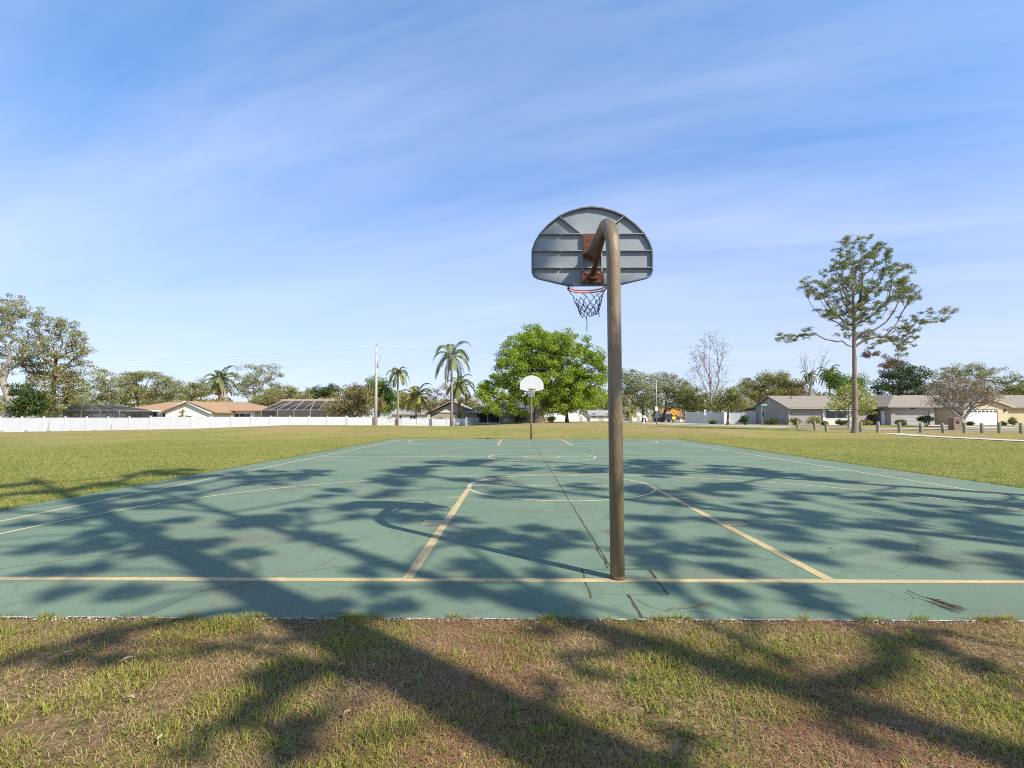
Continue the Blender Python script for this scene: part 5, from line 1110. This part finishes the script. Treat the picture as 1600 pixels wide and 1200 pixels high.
tx_, ty_ = rs.uniform(CL, CR, 26000), Y0 + rs.exponential(0.006, 26000) - 0.012; k = vnoise(tx_, tx_*0, 9, 14) + 0.7*vnoise(tx_, tx_*0, 31, 15) + rs.normal(0, 0.4, len(tx_)) > 0.8; tx_, ty_ = tx_[k], ty_[k]
v, f = blades(rs, tx_, ty_, np.where(ty_ > Y0, 0.001, -0.015), 0.045, 0.0045, 0.9); tag(link('grass', np_mesh('edge_grass', v, f), LF['grass']), kind='stuff')
x, y = near_pts(900); n = len(x); d = rand_dirs(rs, n)*[1, 1, 0.25]; b = np.cross(d, rand_dirs(rs, n)*[0.3, 0.3, 1]); sz_ = rs.uniform(0.006, 0.019, n)[:, None]
xc, yc = rs.uniform(CL, CR, 220), Y0 + rs.exponential(3.0, 220); x = np.concatenate([x, xc]); y = np.concatenate([y, yc]); d = np.concatenate([d, rand_dirs(rs, 220)*[1, 1, 0.1]]); b = np.concatenate([b, np.cross(d[-220:], [0, 0, 1.0])]); sz_ = np.concatenate([sz_, rs.uniform(0.006, 0.018, 220)[:, None]])
v, f = quads(np.stack([x, y, np.where(y > Y0, 0.016, 0.012 + rs.uniform(0, 0.02, len(x)))], 1), d*sz_, b*sz_*0.45)
tag(link('leaf_litter', np_mesh('leaf_litter', v, f), LF['litter']), kind='stuff')
# fallen bits that one can pick out
M['chip'] = material('pale_bark_chip', (0.42, 0.31, 0.20), (0.28, 0.20, 0.13), 25, 0.9, 0.4, 60); M['stick'] = material('grey_stick', (0.22, 0.17, 0.12), (0.14, 0.1, 0.07), 25, 0.9, 0.4, 60)
CH = [(198, 1035, .11, 0.7, 'pale bark chip in the shaded grass at upper left'), (203, 1096, .10, -0.1, 'pale bark chip lying in sunlit grass lower left'), (104, 1025, .09, 0.5, 'grey bark chip in grass near left frame edge'),
      (249, 1158, .08, 1.9, 'upright tilted bark chip near the bottom left'), (532, 1044, .07, 0.6, 'orange bark chip at tip of shaded patch'), (583, 1046, .05, 1.8, 'small orange chip right of the orange one'), (542, 1120, .08, 0.9, 'grey chip in big tree shadow'), (827, 987, .09, -0.2, 'flat tan leaf chip close to the slab edge')]
for i, (px, py, ln, a, lab) in enumerate(CH):
    p = ground_at(px, py, 0.0); rr = random.Random(i); t = MB(); c, s = math.cos(a), math.sin(a); pts = []
    for k in range(6): f = k/5 - 0.5; pts.append((p.x + c*ln*0.55*f + rr.gauss(0, .003), p.y + s*ln*0.55*f + rr.gauss(0, .003), 0.012 + rr.uniform(0, .008) + .01*(1-4*f*f)))
    t.tube(pts, [.002, .005, .007, .006, .005, .002], 6); tag(t.build('bark_chip', M['chip'], smooth=True), lab, 'bark chip', 'bark chips scattered in the grass')
def twig(label, p0, p1, seed, n=20, nl=0.08):
    rr = random.Random(seed); a = ground_at(*p0); b = ground_at(*p1); d = b - a; t = thing('pine_twig', label, 'twig', a); pts = [d*(k/7) + Vector((rr.gauss(0, .008), rr.gauss(0, .012), 0.018)) for k in range(8)]
    MB().tube(pts, [.0035, .0035, .003, .003, .003, .0025, .002, .002], 6).build('stem', M['stick'], t, True); q = MB()
    for k in range(n):
        f = rr.uniform(0.45, 1); o = d*f + Vector((0, 0, 0.02)); an = math.atan2(d.y, d.x) + rr.gauss(0, .35); q.tube([o, o + Vector((math.cos(an)*nl*rr.uniform(.5, 1.2), math.sin(an)*nl*rr.uniform(.5, 1.2), rr.uniform(-.008, .012)))], 0.0011, 3)
    q.build('needles', LF['needle_litter'], t)
twig('fallen brown pine twig with needles lying on green court at right', (1418, 927), (1482, 950), 1, 60, 0.13)
twig('thin curved twig on court just above slab edge', (1040, 955), (1110, 947), 2, 8)
twig('bare stick lying on grass at left of slab edge', (500, 966), (540, 961), 3, 5, 0.05)
twig('small dark stick lying on open court at right', (1296, 859), (1306, 864), 4, 4, 0.05)
